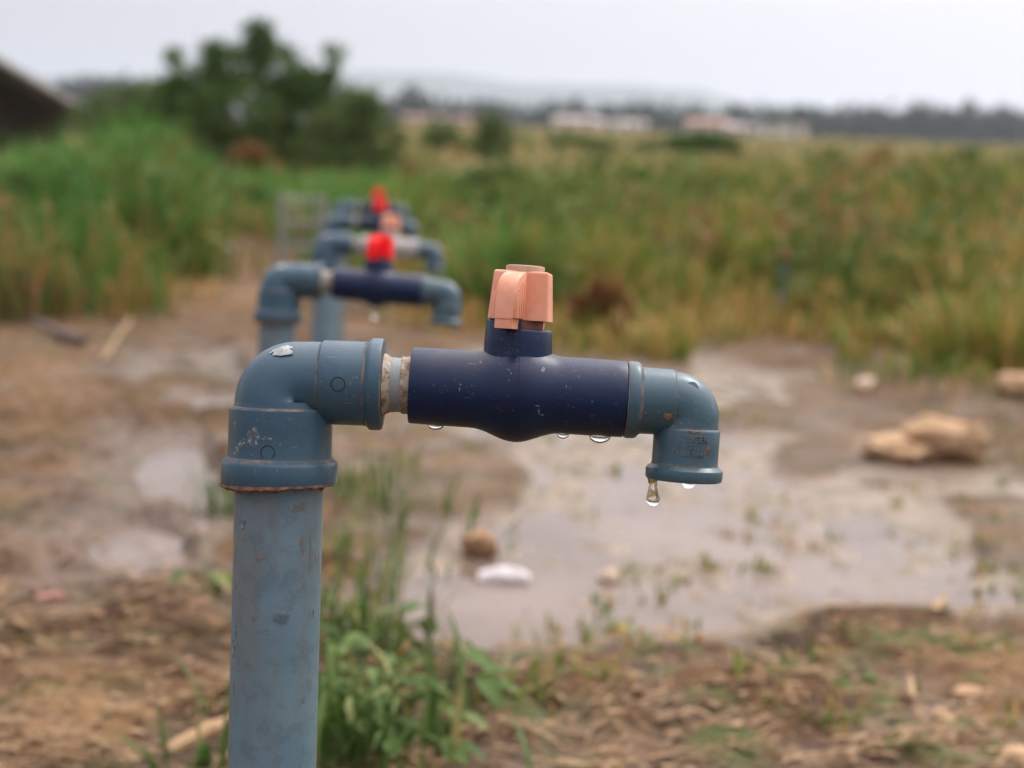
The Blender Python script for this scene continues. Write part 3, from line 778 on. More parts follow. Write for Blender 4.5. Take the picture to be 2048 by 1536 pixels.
def build_tap():
    root = empty('standpipe_tap', (0, 0, 0))
    px_at = lambda py: 560 - (py - 890) * .0298
    up = math.pi / 2 - .0298
    # post
    py_base = PY0 + (L_POST + .09) / S
    secs = [(loc(px_at(py), py), up, 88, 0) for py in np.linspace(py_base, 930, 14)]
    post = sweep('post', secs, M['post'], root, 64)
    # elbow
    e = []
    for py, r_, m in [(950, 89, 1), (967, 90, 1), (967.5, 112, 0), (965, 115, 0), (961, 116, 0), (928, 116, 0), (921, 113.5, 0), (917, 109, 1), (913, 104.5, 1), (905, 103.3, 0), (860, 103, 0), (824, 103, 0), (818, 102.4, 0), (814.5, 99.5, 1), (813, 93.5, 1), (806, 92, 0)]:
        e.append((loc(px_at(py), py), up, r_, m))
    rb = 38; cxx, cyy = PX0 + rb + 1, 764 + rb
    a1 = -math.radians(2.2)
    for i in range(13):
        t = i / 12; ang = up + (a1 - up) * t
        # centre is on a quarter circle about (cxx, cyy)
        q = ang + math.pi / 2
        e.append((loc(cxx + rb * math.cos(q), cyy - rb * math.sin(q)), ang, 91.5 - 11 * t, 0))
    ax = lambda px: 764 + (px - 640) * .0384
    for px, r_, m in [(625, 80.3, 0), (640, 80, 0), (643.5, 80, 1), (645, 82.5, 1), (648, 84, 0), (690, 84, 0), (730, 84, 0), (736, 84.6, 1), (739.5, 88.5, 0), (743, 91.5, 0), (746, 92, 0), (761, 92, 0), (765.5, 90.5, 0), (767, 87, 1), (766, 56, 1)]:
        e.append((loc(px, ax(px)), a1, r_, m))
    elbow = sweep('elbow', e, [M['elbow'], M['dust']], root, 72)
    cyl_v = lambda u, v, R: loc(px_at(898) + u, 898 - v, -math.sqrt(max(R * R - u * u, 1)))
    ring_on_cyl('moulded_ring', cyl_v, -8, 0, 102.6, 13.5, M['ring_shade'], elbow, 1.5)
    cyl_h = lambda u, v, R: loc(686 + u, ax(686) - v, -math.sqrt(max(R * R - v * v, 1)))
    ring_on_cyl('moulded_ring', cyl_h, 0, 0, 83.6, 13.5, M['ring_shade'], elbow, 1.5)
    text_mesh('moulded_mark', '4', 15, lambda u, v, h: loc(px_at(852) - 7 + u, 852 - v, -math.sqrt(103 ** 2 - (u - 7) ** 2) - h), M['elbow'], elbow, .9)
    def bend_pt(u, v, hgt):     # patch on the shoulder of the bend, seen from the camera
        p = loc(cxx, cyy); q = math.radians(102) - u / 120.0; phi = math.radians(52) + v / 86.0
        R_ = 86 + hgt; ctr = loc(cxx + rb * math.cos(q), cyy - rb * math.sin(q))
        return ctr + Vector((math.cos(q), 0, math.sin(q))) * (R_ * math.sin(phi) * S) + Vector((0, -1, 0)) * (R_ * math.cos(phi) * S)
    blob_patch('mortar_flake', M['flake'], elbow, bend_pt, (24, 12), .5, 5, n=40, jag=.5)
    blob_patch('mortar_flake', M['flake'], elbow, lambda u, v, h_: bend_pt(u - 20, v + 8, h_), (20, 6), .4, 8, n=40, jag=.6)
    # crust under the lower rim
    r = random.Random(4); cv, cf = [], []; n = 150; qv = np.linspace(0, 30, n + 1)
    lump = np.clip(fbm(qv, qv * 0, 8, 4) * 7 + 1.2 + 2.2 * smooth(8, 12, qv) * smooth(26, 20, qv), .2, 7)
    for k in range(n + 1):
        q = math.radians(-20 - 200 * k / n); amp = float(lump[k])
        for rad, dz in ((91, 967), (117.2, 963), (117.8, 967 + amp * .6), (110, 968 + amp * 1.6), (91, 969)):
            cv.append(loc(px_at(967) + rad * math.cos(q), dz, rad * math.sin(q)))
    for k in range(n):
        for j in range(5): cf.append((k * 5 + j, k * 5 + (j + 1) % 5, (k + 1) * 5 + (j + 1) % 5, (k + 1) * 5 + j))
    mesh_obj('mud_crust', cv, cf, M['crust'], elbow, angle=20)
    # nipple and sealant
    secs = [(loc(px, ax(px)), a1, r_, 0) for px, r_ in ((755, 55), (790, 55), (791, 54.3), (826, 54.3), (835, 54.3))]
    nip = sweep('nipple', secs, M['nipple'], root, 48)
    secs = [(loc(px, ax(px)), a1, r_, 0) for px, r_ in ((764, 58), (768, 62), (772, 60), (777, 58), (781, 56), (784, 54))]
    sweep('sealant', secs, M['sealant'], nip, 40, .025, 2, 60)
    secs = [(loc(px, ax(px)), a1, r_, 0) for px, r_ in ((802, 53.5), (804, 56.5), (808, 57), (812, 56.5), (817, 57.5), (822, 55), (826, 55))]
    sweep('sealant', secs, M['sealant'], nip, 40, .018, 3, 60)
    # valve body
    secs = []
    A = -math.radians(3.8)
    prof = [(30, 52), (27, 56), (26.5, 72), (27.5, 75), (30, 76.2), (70, 76.6), (130, 77)]
    for a in np.linspace(150, 334, 24): prof.append((a, 77 + 23 * .5 * (1 + math.cos(math.pi * min(1, abs(a - 240) / 90)))))
    prof += [(380, 77), (430, 76.5), (452, 76), (455, 75), (457, 72), (457, 55)]
    valve = sweep('valve_body', [(vf(a, 0), A, r_, 0) for a, r_ in prof], M['navy'], root, 72, angle=40)
    # neck with its raised stop wall
    ca = 236
    secs = [(vf(ca, b), A + math.pi / 2, r_, 0) for b, r_ in ((40, 70), (92, 68), (100, 67.2), (121, 66), (125, 64.5), (127, 61), (127, 30))]
    neck = sweep('valve_neck', secs, M['navy'], root, 56, angle=40)
    # stop: arc wall over the left half, standing 15 px higher
    cv, cf = [], []; m = 22
    for k in range(m + 1):
        q = math.radians(-88 - 160 * k / m)
        for rad, b in ((69.0, 90), (67.2, 137), (65.5, 141), (62, 142.5), (52, 142.5), (52, 100)):
            cv.append(vf(ca + rad * math.cos(q), b, rad * math.sin(q)))
    for k in range(m):
        for j in range(6): cf.append((k * 6 + j, (k + 1) * 6 + j, (k + 1) * 6 + (j + 1) % 6, k * 6 + (j + 1) % 6))
    cf += [tuple(range(6)), tuple(m * 6 + j for j in range(6))[::-1]]
    mesh_obj('stop_wall', cv, cf, M['navy'], neck, angle=40)
    # faint mould seam down the front of the body
    cv = []; cf = []
    for k in range(16):
        q = math.radians(-10 + 95 * k / 15); R_ = 100.4
        for da, dr in ((-1.0, -1), (0, .25), (1.0, -1)): cv.append(vf(240 + da, (R_ + dr) * math.sin(q), -(R_ + dr) * math.cos(q)))
    for k in range(15):
        for j in range(2): cf.append((k * 3 + j, k * 3 + j + 1, k * 3 + j + 4, k * 3 + j + 3))
    mesh_obj('mould_seam', cv, cf, M['navy'], valve)
    # stem
    sweep('valve_stem', [(vf(ca + 2, b), A + math.pi / 2, r_, 0) for b, r_ in ((112, 45), (140, 45), (152, 44), (153, 30))], M['rust'], root, 40)
    # handle: hub block, two wings, cap, grip ribs
    def HP(x, y, b, rot):        # handle plan frame (x right, y away) turned by rot about the stem
        return vf(ca + 1 + x * math.cos(rot) - y * math.sin(rot), b, x * math.sin(rot) + y * math.cos(rot))
    hr = math.radians(-8)
    bm = bmesh.new(); vs = []
    for b, wx, wy in ((144, 60.5, 44), (241, 54.5, 38)):
        vs += [bm.verts.new(HP(sx * wx, sy * wy, b, hr)) for sx, sy in ((-1, -1), (1, -1), (1, 1), (-1, 1))]
    bm.faces.new(vs[0:4][::-1]); bm.faces.new(vs[4:8])
    for i in range(4): bm.faces.new((vs[i], vs[(i + 1) % 4], vs[4 + (i + 1) % 4], vs[4 + i]))
    bmesh.ops.bevel(bm, geom=[e_ for e_ in bm.edges if min(v.co.z for v in e_.verts) > loc(0, 0).z - 1 and (e_.verts[0] in vs[4:] or e_.verts[1] in vs[4:])], offset=6.5 * S, segments=4, affect='EDGES', profile=.6)
    handle = bm_obj('handle', bm, M['salmon'], root, 50)
    wr = math.radians(-19)
    def wing(sgn):
        prof = [(16, 146), (16, 240), (44, 238.5), (66, 234), (84, 225), (96, 211), (102, 194), (104, 172), (105, 144)]
        low = [(60, 144), (60, 125), (103.5, 125), (103.5, 144)]
        bm = bmesh.new()
        def prism(pts, hw):
            a = [bm.verts.new(HP(-hw, -sgn * r_, b, wr)) for r_, b in pts]; c_ = [bm.verts.new(HP(hw, -sgn * r_, b, wr)) for r_, b in pts]
            bm.faces.new(a); bm.faces.new(c_[::-1])
            for i in range(len(pts)):
                j = (i + 1) % len(pts); bm.faces.new((a[i], c_[i], c_[j], a[j]))
            return [e_ for e_ in bm.edges if (e_.verts[0] in a) == (e_.verts[1] in a) and (e_.verts[0] in a or e_.verts[0] in c_) and all(v in a or v in c_ for v in e_.verts)]
        ed = prism(prof, 20.5)
        bmesh.ops.bevel(bm, geom=ed, offset=5 * S, segments=3, affect='EDGES', profile=.6)
        prism(low, 17.5)
        return bm_obj('handle_wing', bm, M['salmon'], handle, 45)
    def ribs(side, sgn):
        bm = bmesh.new()
        for i in range(4):
            r0 = 96 - i * 12; top = 196 + i * 7
            pts = [(r0 - 3.2, 146), (r0 - 3.2, top - 3), (r0 - 1.6, top), (r0 + 1.6, top), (r0 + 3.2, top - 3), (r0 + 3.2, 146)]
            a = [bm.verts.new(HP(side * 19, -sgn * r_, b, wr)) for r_, b in pts]; c_ = [bm.verts.new(HP(side * 27, -sgn * (r0 + (r_ - r0) * .6), b, wr)) for r_, b in pts]
            bm.faces.new(a); bm.faces.new(c_[::-1])
            for q in range(6): bm.faces.new((a[q], c_[q], c_[(q + 1) % 6], a[(q + 1) % 6]))
        o = bm_obj('grip_rib', bm, M['salmon'], handle, 30); o['kind'] = 'stuff'
    for sgn in (1, -1): wing(sgn)
    for side in (1, -1): ribs(side, 1); ribs(side, -1)
    sweep('handle_cap', [(vf(ca + 4, b), A + math.pi / 2, r_, 0) for b, r_ in ((238, 38), (249, 39), (251.5, 38), (252.5, 35), (252.5, 5))], M['salmon_worn'], handle, 40, 0.004, 6)
    # spout elbow
    sp = []
    for a, r_, m in [(457, 58, 2), (456, 70, 2), (458, 75.5, 2), (462, 77.3, 0), (476, 77, 0), (481, 75, 0), (485, 70, 1), (488, 67.2, 1), (494, 66.6, 0), (545, 66, 0), (550, 65.3, 0), (552.5, 63, 1), (553, 62, 0)]:
        sp.append((vf(a, 0), A, r_, m))
    rb2 = 30
    for i in range(1, 13):
        t = i / 12; q = math.pi / 2 * (1 - t)
        sp.append((vf(554 + rb2 * math.cos(q), -rb2 + rb2 * math.sin(q)), A - math.pi / 2 * t, 62, 0))
    for b, r_, m in [(-46, 62, 0), (-48.5, 62.4, 1), (-51, 65, 0), (-54, 66, 0), (-90, 66, 0), (-119, 66, 0), (-123, 67, 1), (-127, 72, 0), (-131, 76.3, 0), (-134, 77, 0), (-147, 77, 0), (-152, 75.5, 0), (-154, 72, 0), (-154, 54, 0), (-135, 50, 0)]:
        sp.append((vf(584, b), A - math.pi / 2, r_, m))
    spout = sweep('spout_elbow', sp, [M['spout'], M['dust'], M['sealant']], root, 64)
    ty = lambda u, v, h, b0: vf(588 + 66 * math.sin(u / 66.0), b0 + v, -(66.0 + h) * math.cos(u / 66.0))
    text_mesh('raised_lettering', 'G.TIGER', 17.5, lambda u, v, h: ty(u + 1, v, h, -67), M['letters'], spout, 2.0)
    text_mesh('raised_lettering', '20', 14.5, lambda u, v, h: ty(u, v, h, -83), M['letters'], spout, 2.0)
    text_mesh('raised_lettering', 'NBR 5648', 14.5, lambda u, v, h: ty(u, v, h, -96), M['letters'], spout, 2.0)
    # crescent notch lip on the shoulder
    cv, cf = [], []
    for k in range(13):
        t = k / 12; q0 = math.radians(75 - 20 * t); w = math.sin(math.pi * t)
        for dphi, hgt in ((0, .3), (7 * w, 3.0 * w), (10 * w, -.5)):
            phi = math.radians(46 + dphi); ctr = (554 + rb2 * math.cos(q0), -rb2 + rb2 * math.sin(q0)); R_ = 62 + hgt
            cv.append(vf(ctr[0] + R_ * math.sin(phi) * math.cos(q0), ctr[1] + R_ * math.sin(phi) * math.sin(q0), -R_ * math.cos(phi)))
    for k in range(12):
        for j in range(2): cf.append((k * 3 + j, k * 3 + j + 1, k * 3 + j + 4, k * 3 + j + 3))
    mesh_obj('crescent_lip', cv, cf, M['elbow'], spout, angle=20)
    blob_patch('mud_spot', M['crust'], spout, lambda u, v, h_: vf(584 + 66 * math.sin((u + 38) / 66), -88 + v, -(66 + h_) * math.cos((u + 38) / 66)), (5, 11), .5, 3, jag=.5)
    blob_patch('mud_spot', M['crust'], spout, lambda u, v, h_: vf(584 + 66 * math.sin((u + 4) / 66), -53 + v, -(66 + h_) * math.cos((u + 4) / 66)), (13, 3), .5, 4, jag=.5)
    blob_patch('mud_spot', M['crust'], spout, lambda u, v, h_: vf(540 + u, -66 * math.sin(math.radians(24) - v / 66), -(66 + h_) * math.cos(math.radians(24) - v / 66)), (10, 8), .7, 6, jag=.55)
    return root

LEAN = math.radians(1.7)
def tap_rot(roll=0.0, yaw=0.0):
    ex, ey, ez = R_CAM.col[0], -R_CAM.col[2], R_CAM.col[1]
    B = Matrix((ex, ey, ez)).transposed()
    return Matrix.Rotation(yaw, 3, 'Z') @ B @ Matrix.Rotation(LEAN, 3, 'X') @ Matrix.Rotation(roll, 3, 'Y')

def place(root, px, py, D, R):
    """put the elbow of a tap at a pixel and distance"""
    e = R @ Vector((0, 0, L_POST)); root.rotation_euler = R.to_euler(); root.location = W(px, py, D) - e

TG = 'standpipe taps in a row'
tap = build_tap(); place(tap, PX0, PY0, 0.54, tap_rot())
tag(tap, 'nearest tap with dusty salmon handle and navy valve, in sharp focus', 'tap', TG)

def recolour(o, frm, to):
    for ch in [o] + list(o.children_recursive):
        if ch.type == 'MESH':
            for sl_ in ch.material_slots:
                if sl_.material == frm: sl_.link = 'OBJECT'; sl_.material = to
HM = (M['salmon'], M['salmon_worn'])
others = [(559, 560, 1.30, 'second tap from the camera, bright red handle on a dark valve', M['red'], None, math.radians(1.6)),
          (652, 488, 2.02, 'third tap from the camera, salmon handle on a pale grey valve', None, M['grey_valve'], math.radians(1.0)),
          (667, 443, 2.78, 'fourth tap from the camera, red handle partly hidden by a salmon one', M['red'], None, math.radians(1.0)),
          (680, 415, 3.42, 'farthest tap of the row, highest red handle in the picture', M['red'], None, 0.0)]
TAPS = [tap]
for px, py, D, lab, hm, vm, rl in others:
    o = copy_tree(tap); place(o, px, py, D, tap_rot(rl)); tag(o, lab, 'tap', TG)
    if hm:
        for m in HM: recolour(o, m, hm)
    if vm: recolour(o, M['navy'], vm)
    TAPS.append(o)
def stake(px, py, D, lab):
    top = W(px, py, D); g = float(terrain(top.x, top.y)); root = empty('stake', Vector((top.x, top.y, g))); tag(root, lab, 'stake', 'grey stakes with dull red tops in the grass')
    hh = top.z - g
    v, f = tube_mesh([([(0, 0, -.05), (.002, 0, hh * .5), (0, 0, hh - .03)], [.0125, .0125, .0125])], 16); mesh_obj('pole', v, f, M['post'], root)
    v, f = tube_mesh([([(0, 0, hh - .035), (0, 0, hh - .012), (0, 0, hh)], [.0155, .0155, .010])], 16); mesh_obj('cap', v, f, M['dull_red'], root)
stake(1205, 470, 4.6, 'grey stake with a dull red top in the grass, leftmost of three')
stake(1570, 500, 4.5, 'grey stake with a dull red top in the grass, middle one of three')
stake(1880, 512, 4.4, 'grey stake with a dull red top in the grass, rightmost of three')

R1 = tap_rot(); T1 = Matrix.Translation(tap.location) @ R1.to_4x4()
k = NT('pale_scuff')
c = k.mix(k.ramp(k.noise(700, 5, .7), .50, .62), (.062, .098, .120, 1), (.30, .32, .31, 1))
k.l(c, k.b.inputs['Base Color']); k.b.inputs['Roughness'].default_value = .7; M['scuff'] = k.m
k = NT('brown_stain')
c = k.mix(k.ramp(k.noise(500, 5, .7), .42, .62), (.115, .150, .170, 1), (.16, .115, .075, 1))
k.l(c, k.b.inputs['Base Color']); k.b.inputs['Roughness'].default_value = .7; M['stain'] = k.m
k = NT('white_scratch'); k.b.inputs['Base Color'].default_value = (.17, .18, .19, 1); k.b.inputs['Roughness'].default_value = .7; M['scratch'] = k.m
def child(o, name):
    return [q for q in o.children if q.name.split('.')[0] == name][0]
t_post, t_elbow, t_valve, t_spout = (child(tap, q) for q in ('post', 'elbow', 'valve_body', 'spout_elbow'))
def on_post(px, py):
    def fn(u, v, h_):
        cx_ = 560 - (py - 890) * .0298; a = math.asin(max(-.985, min(.985, (px - cx_) / 88))) + u / 88
        return loc(560 - (py - v - 890) * .0298 + (88 + h_) * math.sin(a), py - v, -(88 + h_) * math.cos(a))
    return fn
def on_socket(px, py):
    def fn(u, v, h_):
        cx_ = 560 - (py - 890) * .0298; a = math.asin((px - cx_) / 103) + u / 103
        return loc(cx_ + (103.2 + h_) * math.sin(a), py - v, -(103.2 + h_) * math.cos(a))
    return fn
def on_valve(px, py):
    dx, up_ = px - 795, 768.5 - py; a0 = dx * c4 - up_ * s4; b0 = dx * s4 + up_ * c4
    def fn(u, v, h_):
        R_ = 77 + 23 * .5 * (1 + math.cos(math.pi * min(1, abs(a0 + u - 240) / 90))); q = math.asin(max(-.98, min(.98, b0 / R_))) + v / R_
        return vf(a0 + u, (R_ + h_) * math.sin(q), -(R_ + h_) * math.cos(q))
    return fn
for i, (px, py, w_, h_) in enumerate([(472, 1290, 7, 26), (480, 1250, 4, 16), (478, 1165, 3, 10), (497, 1040, 7, 12), (612, 1395, 3, 5)]):
    blob_patch('scuff_mark', M['scuff'], t_post, on_post(px, py), (w_, h_), .25, 60 + i, 30, .6)
for i, (px, py, w_, h_) in enumerate([(626, 1105, 9, 32), (634, 1108, 3, 8), (612, 1085, 5, 18), (520, 1222, 7, 7), (480, 1110, 3, 30), (604, 1010, 14, 10), (533, 1106, 12, 4), (474, 1370, 4, 14)]):
    blob_patch('stain_mark', M['stain'], t_post, on_post(px, py), (w_, h_), .25, 80 + i, 30, .6)
for i, (px, py, w_, h_) in enumerate([(520, 872, 16, 16), (500, 880, 11, 8), (545, 872, 12, 3), (484, 905, 12, 13), (480, 845, 5, 9)]):
    blob_patch('scuff_mark', M['scuff'], t_elbow, on_socket(px, py), (w_, h_), .25, 100 + i, 30, .6)
for i, (px, py, w_, h_) in enumerate([(1085, 737, 4, 6), (1076, 820, 1.2, 6), (1083, 826, 3.5, 1.2), (1073, 808, 4, 1), (945, 727, 9, 1.2), (962, 724, 2, 4), (1018, 738, 1.6, 1.6), (1022, 745, 1.6, 1.6), (924, 767, 1.8, 1.8), (922, 775, 1, 5), (1018, 758, 1.5, 1.5), (870, 700, 2, 1), (1180, 800, 1.5, 1.2), (1130, 770, 1, 2.5)]):
    blob_patch('scratch', M['scratch'], t_valve, on_valve(px, py), (w_, h_), .3, 120 + i, 16, .5)

# ------------------------------------------------------------------ water drops
def drop(label, at, prof, group, D=0, rotm=None, flat=1.0, sx=1.0):
    """lathe of (radius, height) in px, hanging down from a point in the nearest tap's frame"""
    n = 28; verts, faces = [], []
    for rad, z in prof:
        for k in range(n):
            q = 2 * math.pi * k / n; verts.append(Vector((rad * sx * math.cos(q) * S, rad * flat * math.sin(q) * S, z * S)))
    m = len(prof)
    for i in range(m - 1):
        for k in range(n): faces.append((i * n + k, i * n + (k + 1) % n, (i + 1) * n + (k + 1) % n, (i + 1) * n + k))
    faces.append(tuple(range(n))[::-1]); faces.append(tuple((m - 1) * n + k for k in range(n)))
    o = mesh_obj('water_drop', verts, faces, M['water'], None, angle=80)
    o.matrix_world = (rotm or T1) @ Matrix.Translation(at)
    return tag(o, label, 'water drop', group)
DG = 'water drops hanging from the tap'
def cap(r_, h_, n=8): return [(max(.2, r_ * math.sin(math.pi / 2 * i / n)), -h_ * math.cos(math.pi / 2 * i / n)) for i in range(n)] + [(r_, 0), (r_ * .9, 3)]
bulb = [(.3, -53), (5, -52), (9, -49.5), (12.6, -45.5), (14.4, -40), (14.0, -35), (12.2, -29), (10.2, -23), (9, -17), (8.6, -11), (9, -5), (10.5, 0), (11, 4)]
drop('long stretched drop falling from the left side of the spout mouth', loc(1306, 960, -6), bulb, DG)
drop('round bright drop on the right side of the spout mouth', loc(1386, 968, 60), [(max(.3, 15.5 * math.sin(math.pi * i / 16)), -15 * math.cos(math.pi * i / 16)) for i in range(17)], DG)
drop('small dark drop under the left half of the navy valve', vf(82, -75, 0), cap(17, 11), DG, flat=.7)
drop('dark drop under the navy valve, left of the two nearest the spout', vf(337, -76, 0), cap(13, 11), DG, flat=.8)
drop('wide flat drop with a bright spot under the navy valve next to the spout', vf(411, -75.5, -4), cap(22, 15), DG, flat=.7)
R2 = Matrix.Translation(TAPS[1].location) @ tap_rot(math.radians(1.6)).to_4x4()
drop('blurred drop hanging under the valve of the red handled second tap', vf(238, -103, 0), bulb[:8] + [(9, -12), (10, 4)], DG, rotm=R2)

def post_drop(label, px, py, w, hgt, seed):
    u0 = px - (560 - (py - 890) * .0298)
    def fn(u, v, h_):
        R_ = 88 + h_; a = (u0 + u) / 88.0; a = math.asin(max(-.98, min(.98, u0 / 88))) + u / 88.0
        return T1 @ loc(560 - (py - 890) * .0298 + R_ * math.sin(a), py - v, -R_ * math.cos(a))
    o = blob_patch('water_drop', M['water'], None, fn, (w, hgt), 3.0, seed, 24, .16)
    me = o.data; c = sum((v.co for v in me.vertices), Vector()) / len(me.vertices)
    me.transform(Matrix.Translation(-c)); o.location = c
    return tag(o, label, 'water drop', 'water beads on the grey post')
post_drop('flat water bead in the middle of the grey post', 573, 1221, 17, 14, 3)
post_drop('narrow water bead near the right edge of the grey post', 627, 1219, 5, 12, 5)

# ------------------------------------------------------------------ things lying on the mud
def rock(name, label, cat, px, py, size, mat, seed, squash=(1, .8, .6), sink=.25, group=None, rough=.28, sub=3, at=None):
    p = at or ground_pt(px, py)
    bm = bmesh.new(); bmesh.ops.create_icosphere(bm, subdivisions=sub, radius=1)
    r = np.random.default_rng(seed); off = r.uniform(0, 50, 3)
    from mathutils import noise as mn
    for v in bm.verts:
        d = 1 + rough * mn.fractal(v.co * 1.3 + Vector(off), 1, 2, 4) + rough * .35 * mn.noise(v.co * 5 + Vector(off))
        v.co = Vector((v.co.x * squash[0], v.co.y * squash[1], v.co.z * squash[2])) * d * size / 2
    o = bm_obj(name, bm, mat, None, 50); o.location = p + Vector((0, 0, size * squash[2] * (.5 - sink))); o.rotation_euler = (0, 0, r.uniform(0, 6))
    return tag(o, label, cat, group)
SG = 'stones lying on the mud'
rock('stone', 'round brown stone standing in the shallow water behind the white wrapper', 'stone', 960, 1088, .042, M['stone_brown'], 1, (1, .9, .85), .12, SG)
def clodrock(name, label, px, py, parts, seed):
    p = ground_pt(px, py); root = None
    bm = bmesh.new(); from mathutils import noise as mn
    for i, (dx, dy, dz, sx, sy, sz) in enumerate(parts):
        t = bmesh.ops.create_icosphere(bm, subdivisions=4, radius=1)
        for v in t['verts']:
            d = 1 + .30 * mn.fractal(v.co * 1.5 + Vector((seed, i * 7, 3)), 1, 2, 4); v.co = Vector((dx + v.co.x * sx * d, dy + v.co.y * sy * d, dz + v.co.z * sz * d))
    o = bm_obj(name, bm, M['clod'], None, 60); o.location = p
    return tag(o, label, 'rock', SG)
clodrock('rock', 'large sandy lump of rock with a hollow, right of the spout', 1850, 918, [(-.045, 0, .014, .055, .05, .022), (.02, .02, .03, .055, .05, .035), (.065, 0, .026, .03, .035, .034)], 3)
rock('rock', 'smooth sandy rock cut by the right edge of the picture', 'rock', 2035, 795, .11, M['clod'], 6, (1, .7, .45), .3, SG)
rock('stone', 'flat pale stone above the large sandy rock', 'stone', 1732, 782, .065, M['stone_pale'], 8, (1, .7, .5), .3, SG)
rock('stone', 'pale stone on the bare path beside the tall grass at left', 'stone', 287, 580, .075, M['stone_pale'], 10, (.8, .7, 1), .3, SG)
rock('stone', 'pale stone far up the bare path behind the taps', 'stone', 455, 508, .075, M['stone_pale'], 11, (1, .7, .7), .3, SG)
rock('stone', 'small white stone in the water right of the white wrapper', 'stone', 1218, 1135, .028, M['stone_pale'], 12, (1, .8, .7), .2, SG)
rock('stone', 'pale flat stone near the lower right corner', 'stone', 1885, 1440, .024, M['clod'], 13, (1, .8, .45), .3, SG)
rock('stone', 'pale stone cut by the lower right corner of the picture', 'stone', 2035, 1530, .028, M['clod'], 14, (1, .8, .5), .3, SG)
rock('stone', 'light brown stone left of the pale flat one near the lower right corner', 'stone', 1935, 1395, .026, M['clod'], 15, (1, .8, .5), .3, SG)

def scrap(name, label, cat, px, py, sx, sy, hgt, mat, seed, rot=0):
    """a crumpled sheet with thickness"""
    p = ground_pt(px, py); p.z = max(p.z, WATER_Z)
    n, m = 14, 9; r = np.random.default_rng(seed); verts, faces = [], []
    for side in (1, 0):
        for j in range(m):
            for i in range(n):
                u, v = i / (n - 1) * 2 - 1, j / (m - 1) * 2 - 1; e = 1 - .18 * abs(math.sin(3 * u + seed))
                z = hgt * (.55 + .45 * math.cos(u * 1.5)) * (1 - .5 * v * v) * (1 + .9 * float(vnoise(np.array(u * 3 + seed), np.array(v * 3.0), seed)))
                verts.append((u * sx / 2, v * sy / 2 * e, z * (1 if side else .0) + (.0 if side else -.004)))
    for s in range(2):
        for j in range(m - 1):
            for i in range(n - 1):
                a = s * n * m + j * n + i; q = (a, a + 1, a + n + 1, a + n); faces.append(q if s == 0 else q[::-1])
    rim = [i for i in range(n)] + [j * n + n - 1 for j in range(1, m)] + [(m - 1) * n + i for i in range(n - 2, -1, -1)] + [j * n for j in range(m - 2, 0, -1)]
    for a, b in zip(rim, rim[1:] + rim[:1]): faces.append((a, a + n * m, b + n * m, b))
    o = mesh_obj(name, verts, faces, mat, None, angle=50); o.location = p; o.rotation_euler = (0, 0, rot)
    return tag(o, label, cat)
scrap('plastic_wrapper', 'crumpled white plastic wrapper in the puddle in front of the brown stone', 'litter', 1010, 1134, .056, .028, .012, M['white_plastic'], 3, -.1)
scrap('plastic_scrap', 'faded pink plastic scrap on the mud at the left edge', 'litter', 100, 1200, .026, .016, .006, M['pink_plastic'], 5, .5)

def stick(name, label, cat, p1, p2, rad, mat, lift=.01, seed=1):
    a, b = ground_pt(*p1), ground_pt(*p2); a.z += lift; b.z += lift; c = (a + b) / 2; r = random.Random(seed)
    pts = [a.lerp(b, t) - c + Vector((r.uniform(-1, 1), r.uniform(-1, 1), r.uniform(-.3, 1))) * rad * .8 for t in (0, .2, .4, .6, .8, 1)]
    v, f = tube_mesh([(pts, [rad * s for s in (.7, 1, 1.05, .9, .95, .6)])], 8); o = mesh_obj(name, v, f, mat); o.location = c
    return tag(o, label, cat)
stick('charred_log', 'short charred grey branch at the foot of the tall grass at left', 'branch', (70, 655), (170, 700), .014, M['burnt'], .012)
stick('straw_stalk', 'long dry straw stalk lying on the path right of the charred branch', 'stalk', (205, 740), (265, 650), .0042, M['straw'], .02, 3)
stick('twig', 'dry tan twig behind the foot of the nearest post', 'twig', (345, 1530), (500, 1470), .006, M['straw'], .012, 4)
stick('twig', 'pale dry twig standing out of the mud at right, under the big rock', 'twig', (1862, 1260), (1890, 1215), .004, M['straw'], .012, 5)
stick('twig', 'short pale twig near the pale stones at lower right', 'twig', (1825, 1420), (1815, 1365), .003, M['straw'], .012, 6)

# floating leaf
def flat_leaf(name, L_, Wd, mat, parent=None, curl=.15, n=7):
    """a pointed leaf blade along +Y with a folded midrib"""
    verts, faces = [], []
    for i in range(n):
        t = i / (n - 1); w = Wd * (math.sin(math.pi * min(1, .06 + t * .94)) ** .75) * (1 - .25 * t) * .5
        if i == n - 1: w = 0.0004
        z = -curl * L_ * t * t
        verts += [(-w, t * L_, z + w * .35), (0, t * L_, z), (w, t * L_, z + w * .35)]
    for i in range(n - 1):
        for j in range(2): faces.append((i * 3 + j, i * 3 + j + 1, i * 3 + j + 4, i * 3 + j + 3))
    me_o = mesh_obj(name, verts, faces, mat, parent, angle=80)
    return me_o
def set_tint(o, t, d=0):
    for nm, v in (('tint', t), ('dry', d)):
        at = o.data.attributes.get(nm) or o.data.attributes.new(nm, 'FLOAT', 'POINT')
        at.data.foreach_set('value', np.full(len(o.data.vertices), v, np.float32))
fl = flat_leaf('fallen_leaf', .026, .02, M['weed'], None, .02); set_tint(fl, 1, 1); p = ground_pt(1262, 1238); fl.location = (p.x, p.y, WATER_Z + .003); fl.rotation_euler = (0, 0, 1)
tag(fl, 'pale yellow leaf floating in the puddle', 'leaf')

